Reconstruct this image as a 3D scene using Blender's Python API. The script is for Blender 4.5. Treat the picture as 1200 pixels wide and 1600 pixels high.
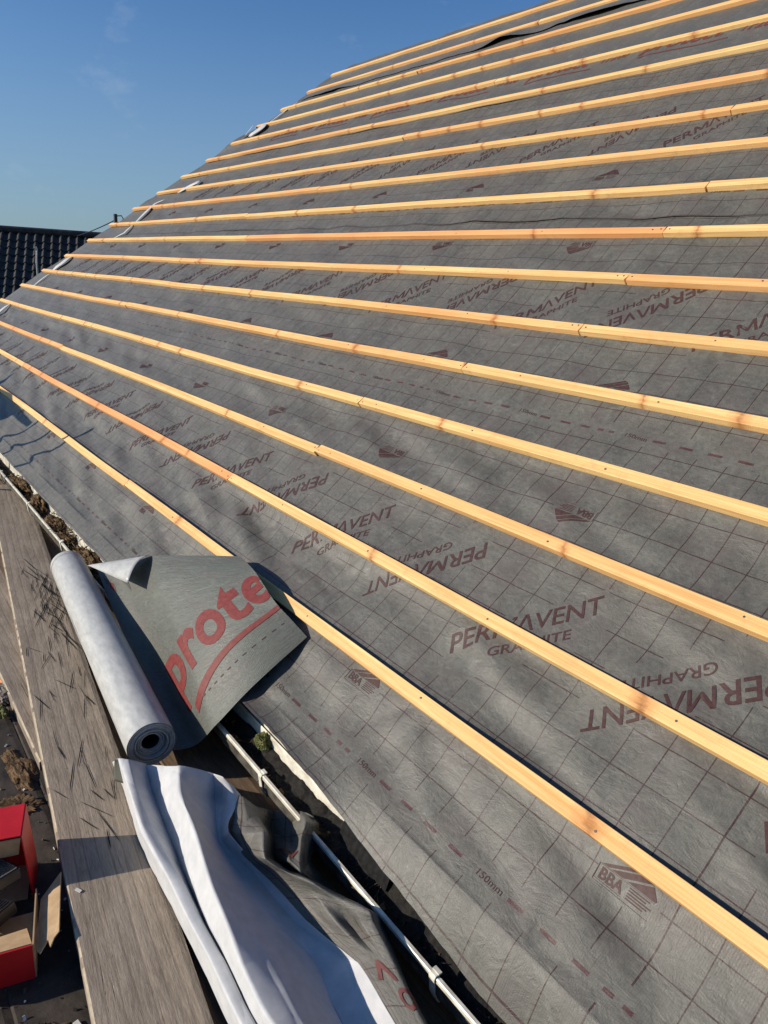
import bpy, bmesh, math, random
import numpy as np
from mathutils import Vector, Matrix, Euler

for o in list(bpy.data.objects): bpy.data.objects.remove(o)
scene = bpy.context.scene
COL = scene.collection
R_ = math.radians
PITCH = R_(40.0)
CP, SP = math.cos(PITCH), math.sin(PITCH)
G = 0.3                      # batten gauge in metres

# ---------------------------------------------------------------- camera
cam_d = bpy.data.cameras.new('camera'); cam = bpy.data.objects.new('camera', cam_d); COL.objects.link(cam)
RW = ((0.5948003264792374, 0.8019886584915212, 0.05501602739733852),
      (0.27455614040036325, -0.1383494455514604, -0.9515662649976667),
      (-0.7555339154452767, 0.5810969132291646, -0.3024812061024228))
cam.matrix_world = Matrix(((RW[0][0], -RW[1][0], -RW[2][0], 0.0),
                           (RW[0][1], -RW[1][1], -RW[2][1], -0.9737521),
                           (RW[0][2], -RW[1][2], -RW[2][2], 1.2788954),
                           (0, 0, 0, 1)))
cam_d.sensor_fit = 'VERTICAL'; cam_d.sensor_height = 24.0; cam_d.lens = 24.0 * 1150 / 1600
cam_d.clip_start = 0.02; cam_d.clip_end = 3000
scene.camera = cam

# ---------------------------------------------------------------- sky and sun
SUN_EL, SUN_PHI = R_(21.5), R_(62.0)       # the sun stands beyond the gutter, ahead and to the left
sun_vec = Vector((-math.cos(SUN_EL) * math.cos(SUN_PHI), -math.cos(SUN_EL) * math.sin(SUN_PHI), math.sin(SUN_EL)))
world = bpy.data.worlds.new('World'); scene.world = world; world.use_nodes = True
wn = world.node_tree; wn.nodes.clear()
sky = wn.nodes.new('ShaderNodeTexSky'); sky.sky_type = 'NISHITA'; sky.sun_disc = False
sky.sun_elevation = SUN_EL; sky.sun_rotation = math.atan2(sun_vec.x, sun_vec.y)
sky.altitude = 0; sky.air_density = 1.0; sky.dust_density = 0.7; sky.ozone_density = 3.5
tc = wn.nodes.new('ShaderNodeTexCoord')
mp = wn.nodes.new('ShaderNodeMapping'); mp.inputs['Rotation'].default_value = (0.1, 0.25, 0.55); mp.inputs['Scale'].default_value = (1.2, 5.5, 9.0)
cn = wn.nodes.new('ShaderNodeTexNoise'); cn.inputs['Scale'].default_value = 1.7; cn.inputs['Detail'].default_value = 7; cn.inputs['Roughness'].default_value = 0.62
cr_ = wn.nodes.new('ShaderNodeValToRGB'); cr_.color_ramp.elements[0].position = 0.60; cr_.color_ramp.elements[1].position = 0.85
cr_.color_ramp.elements[0].color = (0, 0, 0, 1); cr_.color_ramp.elements[1].color = (0.22, 0.22, 0.22, 1)
mx = wn.nodes.new('ShaderNodeMixRGB'); mx.inputs['Color2'].default_value = (6.0, 6.6, 7.2, 1)
bg = wn.nodes.new('ShaderNodeBackground'); bg.inputs['Strength'].default_value = 0.098
wo = wn.nodes.new('ShaderNodeOutputWorld')
wn.links.new(tc.outputs['Generated'], mp.inputs['Vector']); wn.links.new(mp.outputs[0], cn.inputs['Vector'])
wn.links.new(cn.outputs['Fac'], cr_.inputs['Fac']); wn.links.new(cr_.outputs['Color'], mx.inputs['Fac'])
tn = wn.nodes.new('ShaderNodeMixRGB'); tn.blend_type = 'MULTIPLY'; tn.inputs['Fac'].default_value = 1; tn.inputs['Color2'].default_value = (0.58, 0.86, 1.14, 1)
wn.links.new(sky.outputs['Color'], tn.inputs['Color1']); sx = wn.nodes.new('ShaderNodeSeparateXYZ'); mr = wn.nodes.new('ShaderNodeMapRange'); mr.interpolation_type = 'SMOOTHSTEP'
mr.inputs[1].default_value = -0.02; mr.inputs[2].default_value = 0.34; mr.inputs[3].default_value = 0.55; mr.inputs[4].default_value = 0.0
hz = wn.nodes.new('ShaderNodeMixRGB'); hz.inputs['Color2'].default_value = (2.9, 3.75, 4.55, 1)     # pale haze low in the sky
wn.links.new(tc.outputs['Generated'], sx.inputs[0]); wn.links.new(sx.outputs[2], mr.inputs[0]); wn.links.new(mr.outputs[0], hz.inputs['Fac'])
wn.links.new(tn.outputs['Color'], hz.inputs['Color1']); wn.links.new(hz.outputs['Color'], mx.inputs['Color1']); wn.links.new(mx.outputs['Color'], bg.inputs['Color'])
wn.links.new(bg.outputs[0], wo.inputs['Surface'])
sun_d = bpy.data.lights.new('sun', 'SUN'); sun_d.energy = 5.0; sun_d.angle = R_(0.53); sun_d.color = (1.0, 0.90, 0.76)
sun = bpy.data.objects.new('sun', sun_d); COL.objects.link(sun)
sun.rotation_euler = sun_vec.to_track_quat('Z', 'Y').to_euler()
scene.view_settings.view_transform = 'Standard'; scene.view_settings.look = 'None'
scene.view_settings.exposure = 0.12; scene.view_settings.gamma = 1.0; scene.view_settings.use_curve_mapping = False
scene.render.engine = 'CYCLES'

# ---------------------------------------------------------------- helpers
def rp(X, Y, n=0.0):
    """roof coordinates (along the eave, up the slope, off the slope) -> world"""
    return Vector((X, Y * CP - n * SP, Y * SP + n * CP))

def _hash(ix, iy, seed):
    h = np.sin(ix * 127.1 + iy * 311.7 + seed * 74.7) * 43758.5453
    return h - np.floor(h)

def vnoise(x, y, seed=0.0):
    x = np.asarray(x, float); y = np.asarray(y, float)
    ix, iy = np.floor(x), np.floor(y); fx, fy = x - ix, y - iy
    fx = fx * fx * fx * (fx * (fx * 6 - 15) + 10); fy = fy * fy * fy * (fy * (fy * 6 - 15) + 10)
    a = _hash(ix, iy, seed); b = _hash(ix + 1, iy, seed); c = _hash(ix, iy + 1, seed); d = _hash(ix + 1, iy + 1, seed)
    return (a * (1 - fx) + b * fx) * (1 - fy) + (c * (1 - fx) + d * fx) * fy * 1.0 - 0.5

def fbm(x, y, seed=0.0, o=3):
    s = 0; a = 1.0
    for i in range(o):
        s = s + a * vnoise(x * 2 ** i, y * 2 ** i, seed + 13 * i); a *= 0.5
    return s

def tag(o, label=None, cat=None, group=None, kind=None):
    if label: o['label'] = label
    if cat: o['category'] = cat
    if group: o['group'] = group
    if kind: o['kind'] = kind
    return o

def empty(name, loc, label, cat, group=None, rz=0.0):
    o = bpy.data.objects.new(name, None); COL.objects.link(o); o.location = loc; o.rotation_euler = (0, 0, rz)
    o.empty_display_size = 0.1
    return tag(o, label, cat, group)

class MB:
    """collects geometry in world (or parent) space, builds ONE mesh object"""
    def __init__(s): s.v = []; s.f = []; s.m = []; s.uv = None
    def add(s, vs, fs, mi=0):
        b = len(s.v); s.v += [tuple(p) for p in vs]; s.f += [tuple(i + b for i in f) for f in fs]; s.m += [mi] * len(fs)
    def box(s, c, size, rot=None, mi=0, taper=None):
        hx, hy, hz = size[0] / 2, size[1] / 2, size[2] / 2
        P = [Vector((x, y, z)) for z in (-hz, hz) for y in (-hy, hy) for x in (-hx, hx)]
        if rot is not None: P = [rot @ p for p in P]
        c = Vector(c)
        s.add([p + c for p in P], [(0, 2, 3, 1), (4, 5, 7, 6), (0, 1, 5, 4), (2, 6, 7, 3), (0, 4, 6, 2), (1, 3, 7, 5)], mi)
    def hexa(s, P, mi=0):
        s.add(P, [(0, 3, 2, 1), (4, 5, 6, 7), (0, 1, 5, 4), (1, 2, 6, 5), (2, 3, 7, 6), (3, 0, 4, 7)], mi)
    def tube(s, pts, r, n=12, mi=0, cap=True):
        pts = [Vector(p) for p in pts]; rr = r if isinstance(r, (list, tuple)) else [r] * len(pts)
        vs = []; ref = None
        for i, p in enumerate(pts):
            t = (pts[min(i + 1, len(pts) - 1)] - pts[max(i - 1, 0)]).normalized()
            if ref is None: ref = t.orthogonal().normalized()
            a = (ref - t * ref.dot(t)).normalized(); ref = a; b = t.cross(a)
            for k in range(n):
                an = 2 * math.pi * k / n; vs.append(p + (a * math.cos(an) + b * math.sin(an)) * rr[i])
        fs = [(i * n + k, i * n + (k + 1) % n, (i + 1) * n + (k + 1) % n, (i + 1) * n + k) for i in range(len(pts) - 1) for k in range(n)]
        if cap: fs += [tuple(range(n - 1, -1, -1)), tuple((len(pts) - 1) * n + k for k in range(n))]
        s.add(vs, fs, mi)
    def grid(s, A, mi=0, flip=False):
        """A: array rows x cols x 3"""
        nr, nc = A.shape[:2]; b = len(s.v)
        s.v += [tuple(p) for p in A.reshape(-1, 3)]
        for i in range(nr - 1):
            for j in range(nc - 1):
                q = (b + i * nc + j, b + i * nc + j + 1, b + (i + 1) * nc + j + 1, b + (i + 1) * nc + j)
                s.f.append(q[::-1] if flip else q); s.m.append(mi)
    def build(s, name, mats, parent=None, smooth=False, bevel=0, solid=0, uv=None):
        me = bpy.data.meshes.new(name); me.from_pydata(s.v, [], s.f)
        mats = mats if isinstance(mats, (list, tuple)) else [mats]
        for m in mats: me.materials.append(m)
        me.polygons.foreach_set('material_index', s.m)
        if smooth: me.polygons.foreach_set('use_smooth', [True] * len(s.f))
        if uv is not None:
            l = me.uv_layers.new(name='UVMap'); vi = np.zeros(len(me.loops), int); me.loops.foreach_get('vertex_index', vi)
            l.data.foreach_set('uv', np.asarray(uv, float)[vi].ravel())
        me.update(); me.validate()
        o = bpy.data.objects.new(name, me); COL.objects.link(o)
        if parent is not None:
            o.parent = parent
            o.matrix_parent_inverse = parent.matrix_basis.inverted()
        if bevel:
            b = o.modifiers.new('bevel', 'BEVEL'); b.width = bevel; b.segments = 2; b.limit_method = 'ANGLE'; b.angle_limit = R_(40)
        if solid:
            b = o.modifiers.new('solid', 'SOLIDIFY'); b.thickness = solid; b.offset = -1
        return o

# ---- material helper with operator style maths
class NT:
    def __init__(s, name):
        s.m = bpy.data.materials.new(name); s.m.use_nodes = True; s.t = s.m.node_tree; s.t.nodes.clear()
        s.out = s.t.nodes.new('ShaderNodeOutputMaterial'); s.b = s.t.nodes.new('ShaderNodeBsdfPrincipled')
        s.t.links.new(s.b.outputs[0], s.out.inputs['Surface'])
    def n(s, ty, **kw):
        nd = s.t.nodes.new(ty)
        for k, v in kw.items(): setattr(nd, k, v)
        return nd
    def put(s, sock, v):
        if isinstance(v, E_): s.t.links.new(v.o, sock)
        elif hasattr(v, 'links') or isinstance(v, bpy.types.NodeSocket): s.t.links.new(v, sock)
        else: sock.default_value = v
    def mth(s, op, a, b=0.0, c=0.0):
        nd = s.n('ShaderNodeMath', operation=op)
        s.put(nd.inputs[0], a); s.put(nd.inputs[1], b)
        if op in ('COMPARE', 'MULTIPLY_ADD', 'SMOOTH_MIN', 'WRAP'): s.put(nd.inputs[2], c)
        return E_(s, nd.outputs[0])
    def noise(s, vec, scale, detail=3, rough=0.5, dist=0.0):
        nd = s.n('ShaderNodeTexNoise'); s.put(nd.inputs['Vector'], vec)
        nd.inputs['Scale'].default_value = scale; nd.inputs['Detail'].default_value = detail
        nd.inputs['Roughness'].default_value = rough; nd.inputs['Distortion'].default_value = dist
        return E_(s, nd.outputs['Fac'])
    def maprange(s, v, a, b, c=0.0, d=1.0):
        nd = s.n('ShaderNodeMapRange'); nd.clamp = True
        s.put(nd.inputs[0], v); nd.inputs[1].default_value = a; nd.inputs[2].default_value = b
        nd.inputs[3].default_value = c; nd.inputs[4].default_value = d
        return E_(s, nd.outputs[0])
    def mix(s, f, a, b, mode='MIX'):
        nd = s.n('ShaderNodeMixRGB', blend_type=mode); s.put(nd.inputs['Fac'], f)
        for k, v in (('Color1', a), ('Color2', b)):
            if isinstance(v, tuple): nd.inputs[k].default_value = (*v, 1) if len(v) == 3 else v
            else: s.put(nd.inputs[k], v)
        return nd.outputs['Color']
    def mapping(s, vec, scale=(1, 1, 1), rot=(0, 0, 0), loc=(0, 0, 0)):
        nd = s.n('ShaderNodeMapping'); s.t.links.new(vec, nd.inputs['Vector'])
        nd.inputs['Scale'].default_value = scale; nd.inputs['Rotation'].default_value = rot
        if isinstance(loc, tuple): nd.inputs['Location'].default_value = loc
        else: s.t.links.new(loc, nd.inputs['Location'])
        return nd.outputs[0]
    def bump(s, h, strength=0.3, dist=0.01):
        nd = s.n('ShaderNodeBump'); nd.inputs['Strength'].default_value = strength; nd.inputs['Distance'].default_value = dist
        s.put(nd.inputs['Height'], h); s.t.links.new(nd.outputs[0], s.b.inputs['Normal'])
    def color(s, c): s.put(s.b.inputs['Base Color'], (*c, 1) if isinstance(c, tuple) else c)
    def rough(s, r): s.put(s.b.inputs['Roughness'], r)
    def spec(s, v): s.b.inputs['Specular IOR Level'].default_value = v

class E_:
    def __init__(s, t, o): s.t = t; s.o = o
    def __add__(s, k): return s.t.mth('ADD', s, k)
    def __sub__(s, k): return s.t.mth('SUBTRACT', s, k)
    def __mul__(s, k): return s.t.mth('MULTIPLY', s, k)
    def lt(s, k): return s.t.mth('LESS_THAN', s, k)
    def gt(s, k): return s.t.mth('GREATER_THAN', s, k)
    def mx(s, k): return s.t.mth('MAXIMUM', s, k)
    def mn(s, k): return s.t.mth('MINIMUM', s, k)
    def near(s, c, e): return s.t.mth('COMPARE', s, c, e)
    def mod(s, p): return s.t.mth('FLOORED_MODULO', s, p)
    def pp(s, k): return s.t.mth('PINGPONG', s, k)

def sep(t, vec):
    nd = t.n('ShaderNodeSeparateXYZ'); t.t.links.new(vec, nd.inputs[0]); return [E_(t, nd.outputs[i]) for i in range(3)]

PER = 0.9333; CEL = PER / 10
ROWS_V = [-0.1, -0.005, 0.138, 0.227, 0.3245, 0.4225, 0.52, 0.618, 0.716, 0.817, 0.916, 1.015, 1.115, 1.2]
# diagonal text basis inside one repeat of the print
TU = (0.327, 0.314); TV = (-0.030, 0.052)
T_UP = (-1.390, 0.440)       # first letter, bottom left, of the upright name
T_INV = (-0.613, 0.809)      # first letter of the name printed the other way round

def felt_base(t, vec, c1=(0.054, 0.053, 0.047), c2=(0.140, 0.135, 0.114), ribs=0.0):
    n1 = t.noise(vec, 9.0, 4, 0.6); n2 = t.noise(vec, 55.0, 4, 0.7); n3 = t.noise(t.mapping(vec, (300, 900, 1), (0, 0, 0.7)), 1.0, 3, 0.6, 0.5); n4 = t.noise(vec, 2.2, 2)
    f = t.maprange(n1 * 0.40 + n2 * 0.42 + n3 * 0.40 + n4 * 0.2, 0.52, 0.90)
    col = t.mix(f, c1, c2)
    col = t.mix(t.maprange(t.noise(vec, 6.0, 4, 0.6), 0.45, 0.68, 0.0, 0.55), col, (0.102, 0.083, 0.075))
    col = t.mix(t.maprange(t.noise(vec, 17.0, 5, 0.7, 0.8), 0.53, 0.70, 0.0, 0.5), col, (0.160, 0.160, 0.138))
    t.rough(t.maprange(n2, 0.3, 0.7, 0.42, 0.60)); t.spec(0.44)
    hgt_ = n2 * 0.5 + n3 * 0.5
    return col, hgt_

def mat_underlay(name, printed=True, c1=None, c2=None):
    t = NT(name); uvn = t.n('ShaderNodeUVMap'); uvn.uv_map = 'UVMap'; vec = uvn.outputs[0]
    kw = {}
    if c1: kw = dict(c1=c1, c2=c2)
    col, h = felt_base(t, vec, **kw)
    u, v, _ = sep(t, vec)
    if printed:
        wob = (t.noise(vec, 3.0, 1) - 0.5) * 0.006
        # rows
        rows = None
        for r in ROWS_V:
            k = v.near(r, 0.0015); rows = k if rows is None else rows.mx(k)
        uo = u + (v.lt(0.035) * 0.033)
        cols = (uo - (-0.53)).pp(CEL / 2).lt(0.0015)
        heavy = (uo - (-0.53)).pp(PER / 2).lt(0.0021)
        cols = cols.mx(heavy)
        cols = cols * (v.near(0.053, 0.034) * -1.0 + 1.0)
        # clear the lines round the printed words and the badges
        det = TU[0] * TV[1] - TV[0] * TU[1]
        def clear(px, py, sgn, a0=-0.04, a1=1.03, b0=-1.75, b1=1.2):
            lo = min(0, TU[0] * sgn) - 0.12
            dx = (u - (px + lo)).mod(PER) + lo; dy = v - py
            a = (dx * TV[1] - dy * TV[0]) * (sgn / det); b = (dy * TU[0] - dx * TU[1]) * (sgn / det)
            return a.gt(a0) * a.lt(a1) * b.gt(b0) * b.lt(b1)
        m = clear(*T_UP, 1.0).mx(clear(*T_INV, -1.0))
        m = m.mx((u - (-0.705)).mod(PER).lt(0.15) * v.near(0.235, 0.045))
        m = m.mx((u - (-1.43)).mod(PER).lt(0.15) * v.near(1.005, 0.045))
        lines = rows.mx(cols) * (m * -1.0 + 1.0)
        # dashes of the lap line
        w = (u - (-1.50)).mod(PER)
        lap = None
        for a, b in ((0.0, .024), (.044, .066), (.21, .255), (.303, .346), (.394, .439), (.487, .532), (.68, .725), (.773, .818), (.86, .90)):
            k = w.gt(a) * w.lt(b); lap = k if lap is None else lap.mx(k)
        lap = lap * v.near(0.048, 0.0045)
        ink = t.noise(vec, 700.0, 1)
        fade = t.maprange(t.noise(vec, 25.0, 2), 0.3, 0.6, 0.75, 1.0)
        col = t.mix(lines * fade, col, (0.034, 0.013, 0.012))
        col = t.mix(lap * fade, col, (0.065, 0.022, 0.021))
    fb = t.noise(t.mapping(vec, (170, 520, 1), (0, 0, 0.5)), 1.0, 4, 0.75, 1.2); fc = t.noise(t.mapping(vec, (560, 160, 1), (0, 0, 0.35)), 1.0, 4, 0.75, 1.2)
    col = t.mix(t.maprange(fb.mx(fc), 0.60, 0.74, 0.0, 0.42), col, (0.24, 0.235, 0.205))
    t.color(col)
    # fine ribs of the woven scrim
    ribs = t.n('ShaderNodeTexWave'); ribs.wave_type = 'BANDS'; ribs.bands_direction = 'X'
    ribs.inputs['Scale'].default_value = 60; ribs.inputs['Distortion'].default_value = 0.6
    t.t.links.new(vec, ribs.inputs['Vector'])
    wr = t.noise(t.mapping(vec, (7, 19, 1), (0, 0, -0.3)), 1.0, 5, 0.62, 1.0); wq = t.noise(vec, 21.0, 3, 0.6, 1.5)
    t.bump(h + E_(t, ribs.outputs['Fac']) * 0.10 + wr * 3.2 + (wq - 0.5).mx((wq - 0.5) * -1.0) * -2.6, 0.45, 0.0022)
    return t.m

def simple(name, c1, c2, scale=20, rough=0.7, spec=0.4, bump=0.2, bd=0.002, coords='Object', lo=0.35, hi=0.65, stretch=(1, 1, 1), metallic=0.0, detail=5):
    t = NT(name); tcn = t.n('ShaderNodeTexCoord'); vec = t.mapping(tcn.outputs[coords], stretch)
    n1 = t.noise(vec, scale, detail, 0.65); t.color(t.mix(t.maprange(n1, lo, hi), c1, c2)); t.rough(rough); t.spec(spec)
    t.b.inputs['Metallic'].default_value = metallic
    if bump: t.bump(n1, bump, bd)
    return t.m

def mat_batten():
    t = NT('sawn_pine'); tcn = t.n('ShaderNodeTexCoord'); oi = t.n('ShaderNodeObjectInfo')
    rnd = E_(t, oi.outputs['Random'])
    off = t.n('ShaderNodeCombineXYZ'); t.put(off.inputs[0], rnd * 37.0); t.put(off.inputs[1], rnd * 11.0)
    base = t.mapping(tcn.outputs['Object'], (1, 1, 1), (0, 0, 0), off.outputs[0])
    g1 = t.noise(t.mapping(base, (1.2, 55, 55)), 1.0, 5, 0.6, 0.25)
    g2 = t.noise(t.mapping(base, (6, 260, 260)), 1.0, 3, 0.6)
    p = t.noise(base, 1.1, 3, 0.6)
    col = t.mix(t.maprange(g1, 0.32, 0.68), (0.70, 0.38, 0.135), (0.88, 0.61, 0.27))
    col = t.mix(t.maprange(g2, 0.48, 0.72, 0, 0.5), col, (0.52, 0.24, 0.08))
    # orange heartwood on some lengths
    oc = t.n('ShaderNodeSeparateColor'); t.t.links.new(oi.outputs['Color'], oc.inputs[0])
    orange = t.maprange(p * 1.0 + E_(t, oc.outputs[0]), 0.62, 1.10, 0.0, 0.75)
    col = t.mix(orange, col, (0.70, 0.27, 0.10))
    # knots
    vo = t.n('ShaderNodeTexVoronoi'); vo.voronoi_dimensions = '1D'; vo.feature = 'F1'; vo.inputs['Scale'].default_value = 1.0
    bx, by, bz = sep(t, base)
    t.put(vo.inputs['W'], bx * 2.6 + by * 0.9 + (t.noise(base, 26, 2) - 0.5) * 0.10 + rnd * 19.0); d = E_(t, vo.outputs['Distance'])
    vc = t.n('ShaderNodeSeparateColor'); t.t.links.new(vo.outputs['Color'], vc.inputs[0])
    gate = E_(t, vc.outputs[0]).gt(0.62); wid = E_(t, vc.outputs[1])
    dn = d * (wid * 1.6 + 0.5) + (t.noise(t.mapping(base, (14, 70, 70)), 1, 3, 0.7) - 0.5) * 0.13 + (gate * -1.0 + 1.0) * 0.9
    col = t.mix(t.maprange(dn, 0.01, 0.10, 0.62, 0.0), col, (0.48, 0.17, 0.05))
    col = t.mix(t.maprange(dn, -0.02, 0.03, 0.6, 0.0), col, (0.16, 0.055, 0.02))
    # saw fuzz and grubby smears
    s2 = t.noise(base, 14, 5, 0.7)
    col = t.mix(t.maprange(s2, 0.56, 0.76, 0, 0.45), col, (0.42, 0.24, 0.11))
    t.color(col); t.rough(0.72); t.spec(0.25)
    saw = t.n('ShaderNodeTexWave'); saw.inputs['Scale'].default_value = 45; saw.inputs['Distortion'].default_value = 2.5
    t.put(saw.inputs['Vector'], t.mapping(base, (1, 0.3, 0.3)))
    t.bump(g2 * 0.6 + g1 * 0.5 + E_(t, saw.outputs['Fac']) * 0.12, 0.45, 0.0015)
    return t.m

def mat_board(name, c1=(0.225, 0.180, 0.135), c2=(0.380, 0.312, 0.240), dark=0.25):
    t = NT(name); tcn = t.n('ShaderNodeTexCoord'); v = tcn.outputs['Object']
    g1 = t.noise(t.mapping(v, (3.6, 15, 15)), 1.0, 7, 0.68, 1.1); g2 = t.noise(t.mapping(v, (22, 200, 200)), 1.0, 4, 0.7, 0.3)
    d1 = t.noise(v, 3.4, 5, 0.65); d2 = t.noise(v, 26, 5, 0.75); d3 = t.noise(v, 150, 3, 0.7)
    wv = t.n('ShaderNodeTexWave'); wv.bands_direction = 'Y'; wv.inputs['Scale'].default_value = 9; wv.inputs['Distortion'].default_value = 5.0
    wv.inputs['Detail'].default_value = 3; wv.inputs['Detail Scale'].default_value = 0.6
    t.put(wv.inputs['Vector'], t.mapping(v, (0.16, 1.1, 1)))
    wf = E_(t, wv.outputs['Fac'])
    col = t.mix(t.maprange(g1 * 0.5 + g2 * 0.5, 0.38, 0.62), c1, c2)
    col = t.mix(t.maprange(wf, 0.0, 0.10, 0.30, 0.0), col, (0.05, 0.036, 0.026))
    ck = t.noise(t.mapping(v, (1.1, 42, 42)), 1.0, 5, 0.62, 1.6)
    col = t.mix(t.maprange(ck, 0.66, 0.71, 0, 0.6), col, (0.035, 0.026, 0.02))
    col = t.mix(t.maprange(d1, 0.42, 0.72, 0, dark), col, (0.075, 0.058, 0.045))
    col = t.mix(t.maprange(d2, 0.60, 0.74, 0, 0.55), col, (0.05, 0.038, 0.03))
    col = t.mix(t.maprange(d3, 0.66, 0.80, 0, 0.5), col, (0.40, 0.35, 0.28))
    t.color(col); t.rough(0.85); t.spec(0.2)
    t.bump(g1 * 0.4 + g2 * 0.6 + d2 * 0.4 + wf * 0.15 - t.maprange(ck, 0.63, 0.68), 0.8, 0.003)
    return t.m

M = {}
M['underlay'] = mat_underlay('printed_underlay_felt')
M['plain'] = mat_underlay('plain_underlay_felt', False, (0.068, 0.069, 0.064), (0.112, 0.112, 0.100))
M['tail'] = mat_underlay('smooth_grey_underlay_felt', False, (0.068, 0.076, 0.064), (0.122, 0.130, 0.108))
M['strip'] = mat_underlay('hip_underlay_felt', False, (0.070, 0.072, 0.069), (0.130, 0.130, 0.120))
M['ink'] = simple('maroon_ink', (0.042, 0.018, 0.017), (0.072, 0.034, 0.031), 90, 0.6, 0.3, 0)
M['redink'] = simple('red_ink', (0.135, 0.016, 0.014), (0.19, 0.034, 0.028), 60, 0.6, 0.3, 0)
M['dullred'] = simple('dull_red_ink', (0.10, 0.022, 0.020), (0.13, 0.04, 0.036), 60, 0.6, 0.3, 0)
M['white'] = simple('white_felt_underside', (0.46, 0.465, 0.47), (0.55, 0.55, 0.55), 24, 0.62, 0.3, 0.15, 0.001)
M['rollw'] = simple('grey_felt_underside', (0.34, 0.345, 0.335), (0.50, 0.50, 0.48), 16, 0.42, 0.5, 0.15, 0.001, lo=0.3, hi=0.7, stretch=(1, 3, 3))
M['pine'] = mat_batten()
M['board'] = mat_board('weathered_board')
M['edge'] = simple('worn_board_edge', (0.34, 0.28, 0.20), (0.55, 0.47, 0.35), 30, 0.85, 0.2, 0.3, stretch=(1, 8, 8))
M['rubber'] = simple('dull_black_rubber', (0.006, 0.006, 0.006), (0.016, 0.016, 0.016), 60, 0.85, 0.15, 0.3)
M['board2'] = mat_board('brown_board', (0.12, 0.080, 0.052), (0.24, 0.165, 0.105), 0.5)
M['mud'] = simple('dirty_deck', (0.020, 0.017, 0.014), (0.075, 0.058, 0.044), 9, 0.8, 0.3, 0.8, 0.006, detail=9)
M['slit'] = simple('black_slit', (0.010, 0.008, 0.007), (0.03, 0.022, 0.018), 40, 0.9, 0.1, 0)
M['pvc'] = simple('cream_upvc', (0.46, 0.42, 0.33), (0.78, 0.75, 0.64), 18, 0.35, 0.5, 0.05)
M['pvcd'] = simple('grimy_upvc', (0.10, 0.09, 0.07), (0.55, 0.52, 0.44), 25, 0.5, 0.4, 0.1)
M['gut_out'] = simple('dark_upvc', (0.03, 0.027, 0.022), (0.12, 0.11, 0.09), 20, 0.6, 0.3, 0.1)  # much darker plastic for the outer wall of the channel
M['soil'] = simple('black_gutter_soil', (0.005, 0.005, 0.005), (0.024, 0.020, 0.016), 45, 0.85, 0.3, 1.0, 0.01, detail=8)
M['moss'] = simple('dry_moss', (0.035, 0.024, 0.013), (0.22, 0.14, 0.075), 28, 0.95, 0.1, 1.0, 0.012, detail=8)
M['mossg'] = simple('green_moss', (0.05, 0.06, 0.02), (0.17, 0.17, 0.07), 40, 0.95, 0.1, 1.0, 0.01)
M['red'] = simple('red_card', (0.50, 0.008, 0.010), (0.62, 0.018, 0.018), 8, 0.35, 0.5, 0.04)
M['kraft'] = simple('brown_card', (0.40, 0.27, 0.15), (0.50, 0.36, 0.21), 30, 0.8, 0.2, 0.1)
M['blackpl'] = simple('black_plastic', (0.008, 0.008, 0.010), (0.03, 0.03, 0.035), 20, 0.3, 0.5, 0.05)
M['metal'] = simple('galvanised_steel', (0.30, 0.30, 0.30), (0.48, 0.48, 0.47), 20, 0.45, 0.5, 0.1, metallic=0.8)
M['nail'] = simple('nail_steel', (0.10, 0.09, 0.08), (0.2, 0.18, 0.16), 20, 0.5, 0.5, 0, metallic=0.6)
M['tile'] = simple('black_concrete_tile', (0.018, 0.017, 0.016), (0.050, 0.046, 0.042), 7, 0.55, 0.35, 0.2)
M['wall'] = simple('rendered_wall', (0.42, 0.38, 0.32), (0.50, 0.46, 0.40), 6, 0.9, 0.2, 0.3)
M['timber'] = simple('roof_timber', (0.16, 0.10, 0.06), (0.30, 0.20, 0.12), 10, 0.8, 0.2, 0.3, stretch=(1, 6, 6))
M['grass'] = simple('field', (0.035, 0.055, 0.015), (0.09, 0.10, 0.035), 0.4, 0.95, 0.1, 0)
M['whitebit'] = simple('pale_chip', (0.55, 0.53, 0.48), (0.7, 0.68, 0.62), 30, 0.6, 0.4, 0.1)

# ================================================================ STRUCTURE: ground and the house under the roof
g = MB(); g.add([(-600, -600, -3.0), (600, -600, -3.0), (600, 600, -3.0), (-600, 600, -3.0)], [(0, 1, 2, 3)])
tag(g.build('ground', M['grass']), kind='structure')

HIPK = 0.61
def x_hip(Y): return -10.62 + HIPK * (Y - 1.2)
RIDGE_Y = 5.50
house = empty('house', (-4, 3, -3.0), 'house under re-roofing with its slope stripped and covered in grey underlay', 'house')
d = MB()
def rq(X, Y, n): return tuple(rp(X, Y, n))
XR = 3.2
rz = rp(0, RIDGE_Y, -0.06)
eave_w = rp(0, 0.05, -0.06)
d.add([rq(x_hip(.05) + .06, .05, -.06), rq(XR, .05, -.06), rq(XR, RIDGE_Y, -.06), rq(x_hip(RIDGE_Y) + .06, RIDGE_Y, -.06)], [(0, 1, 2, 3)])
yb = 2 * rz.y - eave_w.y
d.add([(x_hip(RIDGE_Y) + .06, rz.y, rz.z), (XR, rz.y, rz.z), (XR, yb, eave_w.z), (x_hip(.05) + .06, yb, eave_w.z)], [(0, 1, 2, 3)])
d.add([(x_hip(.05) + .06, eave_w.y, eave_w.z), (x_hip(RIDGE_Y) + .06, rz.y, rz.z), (x_hip(.05) + .06, yb, eave_w.z)], [(0, 1, 2)])
d.build('roof', M['timber'], house)
w = MB()
w.box(((x_hip(0) + .35 + XR) / 2, (0.22 + yb - .2) / 2, -1.62), (XR - x_hip(0) - .35, yb - .42, 2.7))
w.build('wall', M['wall'], house)
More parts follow.
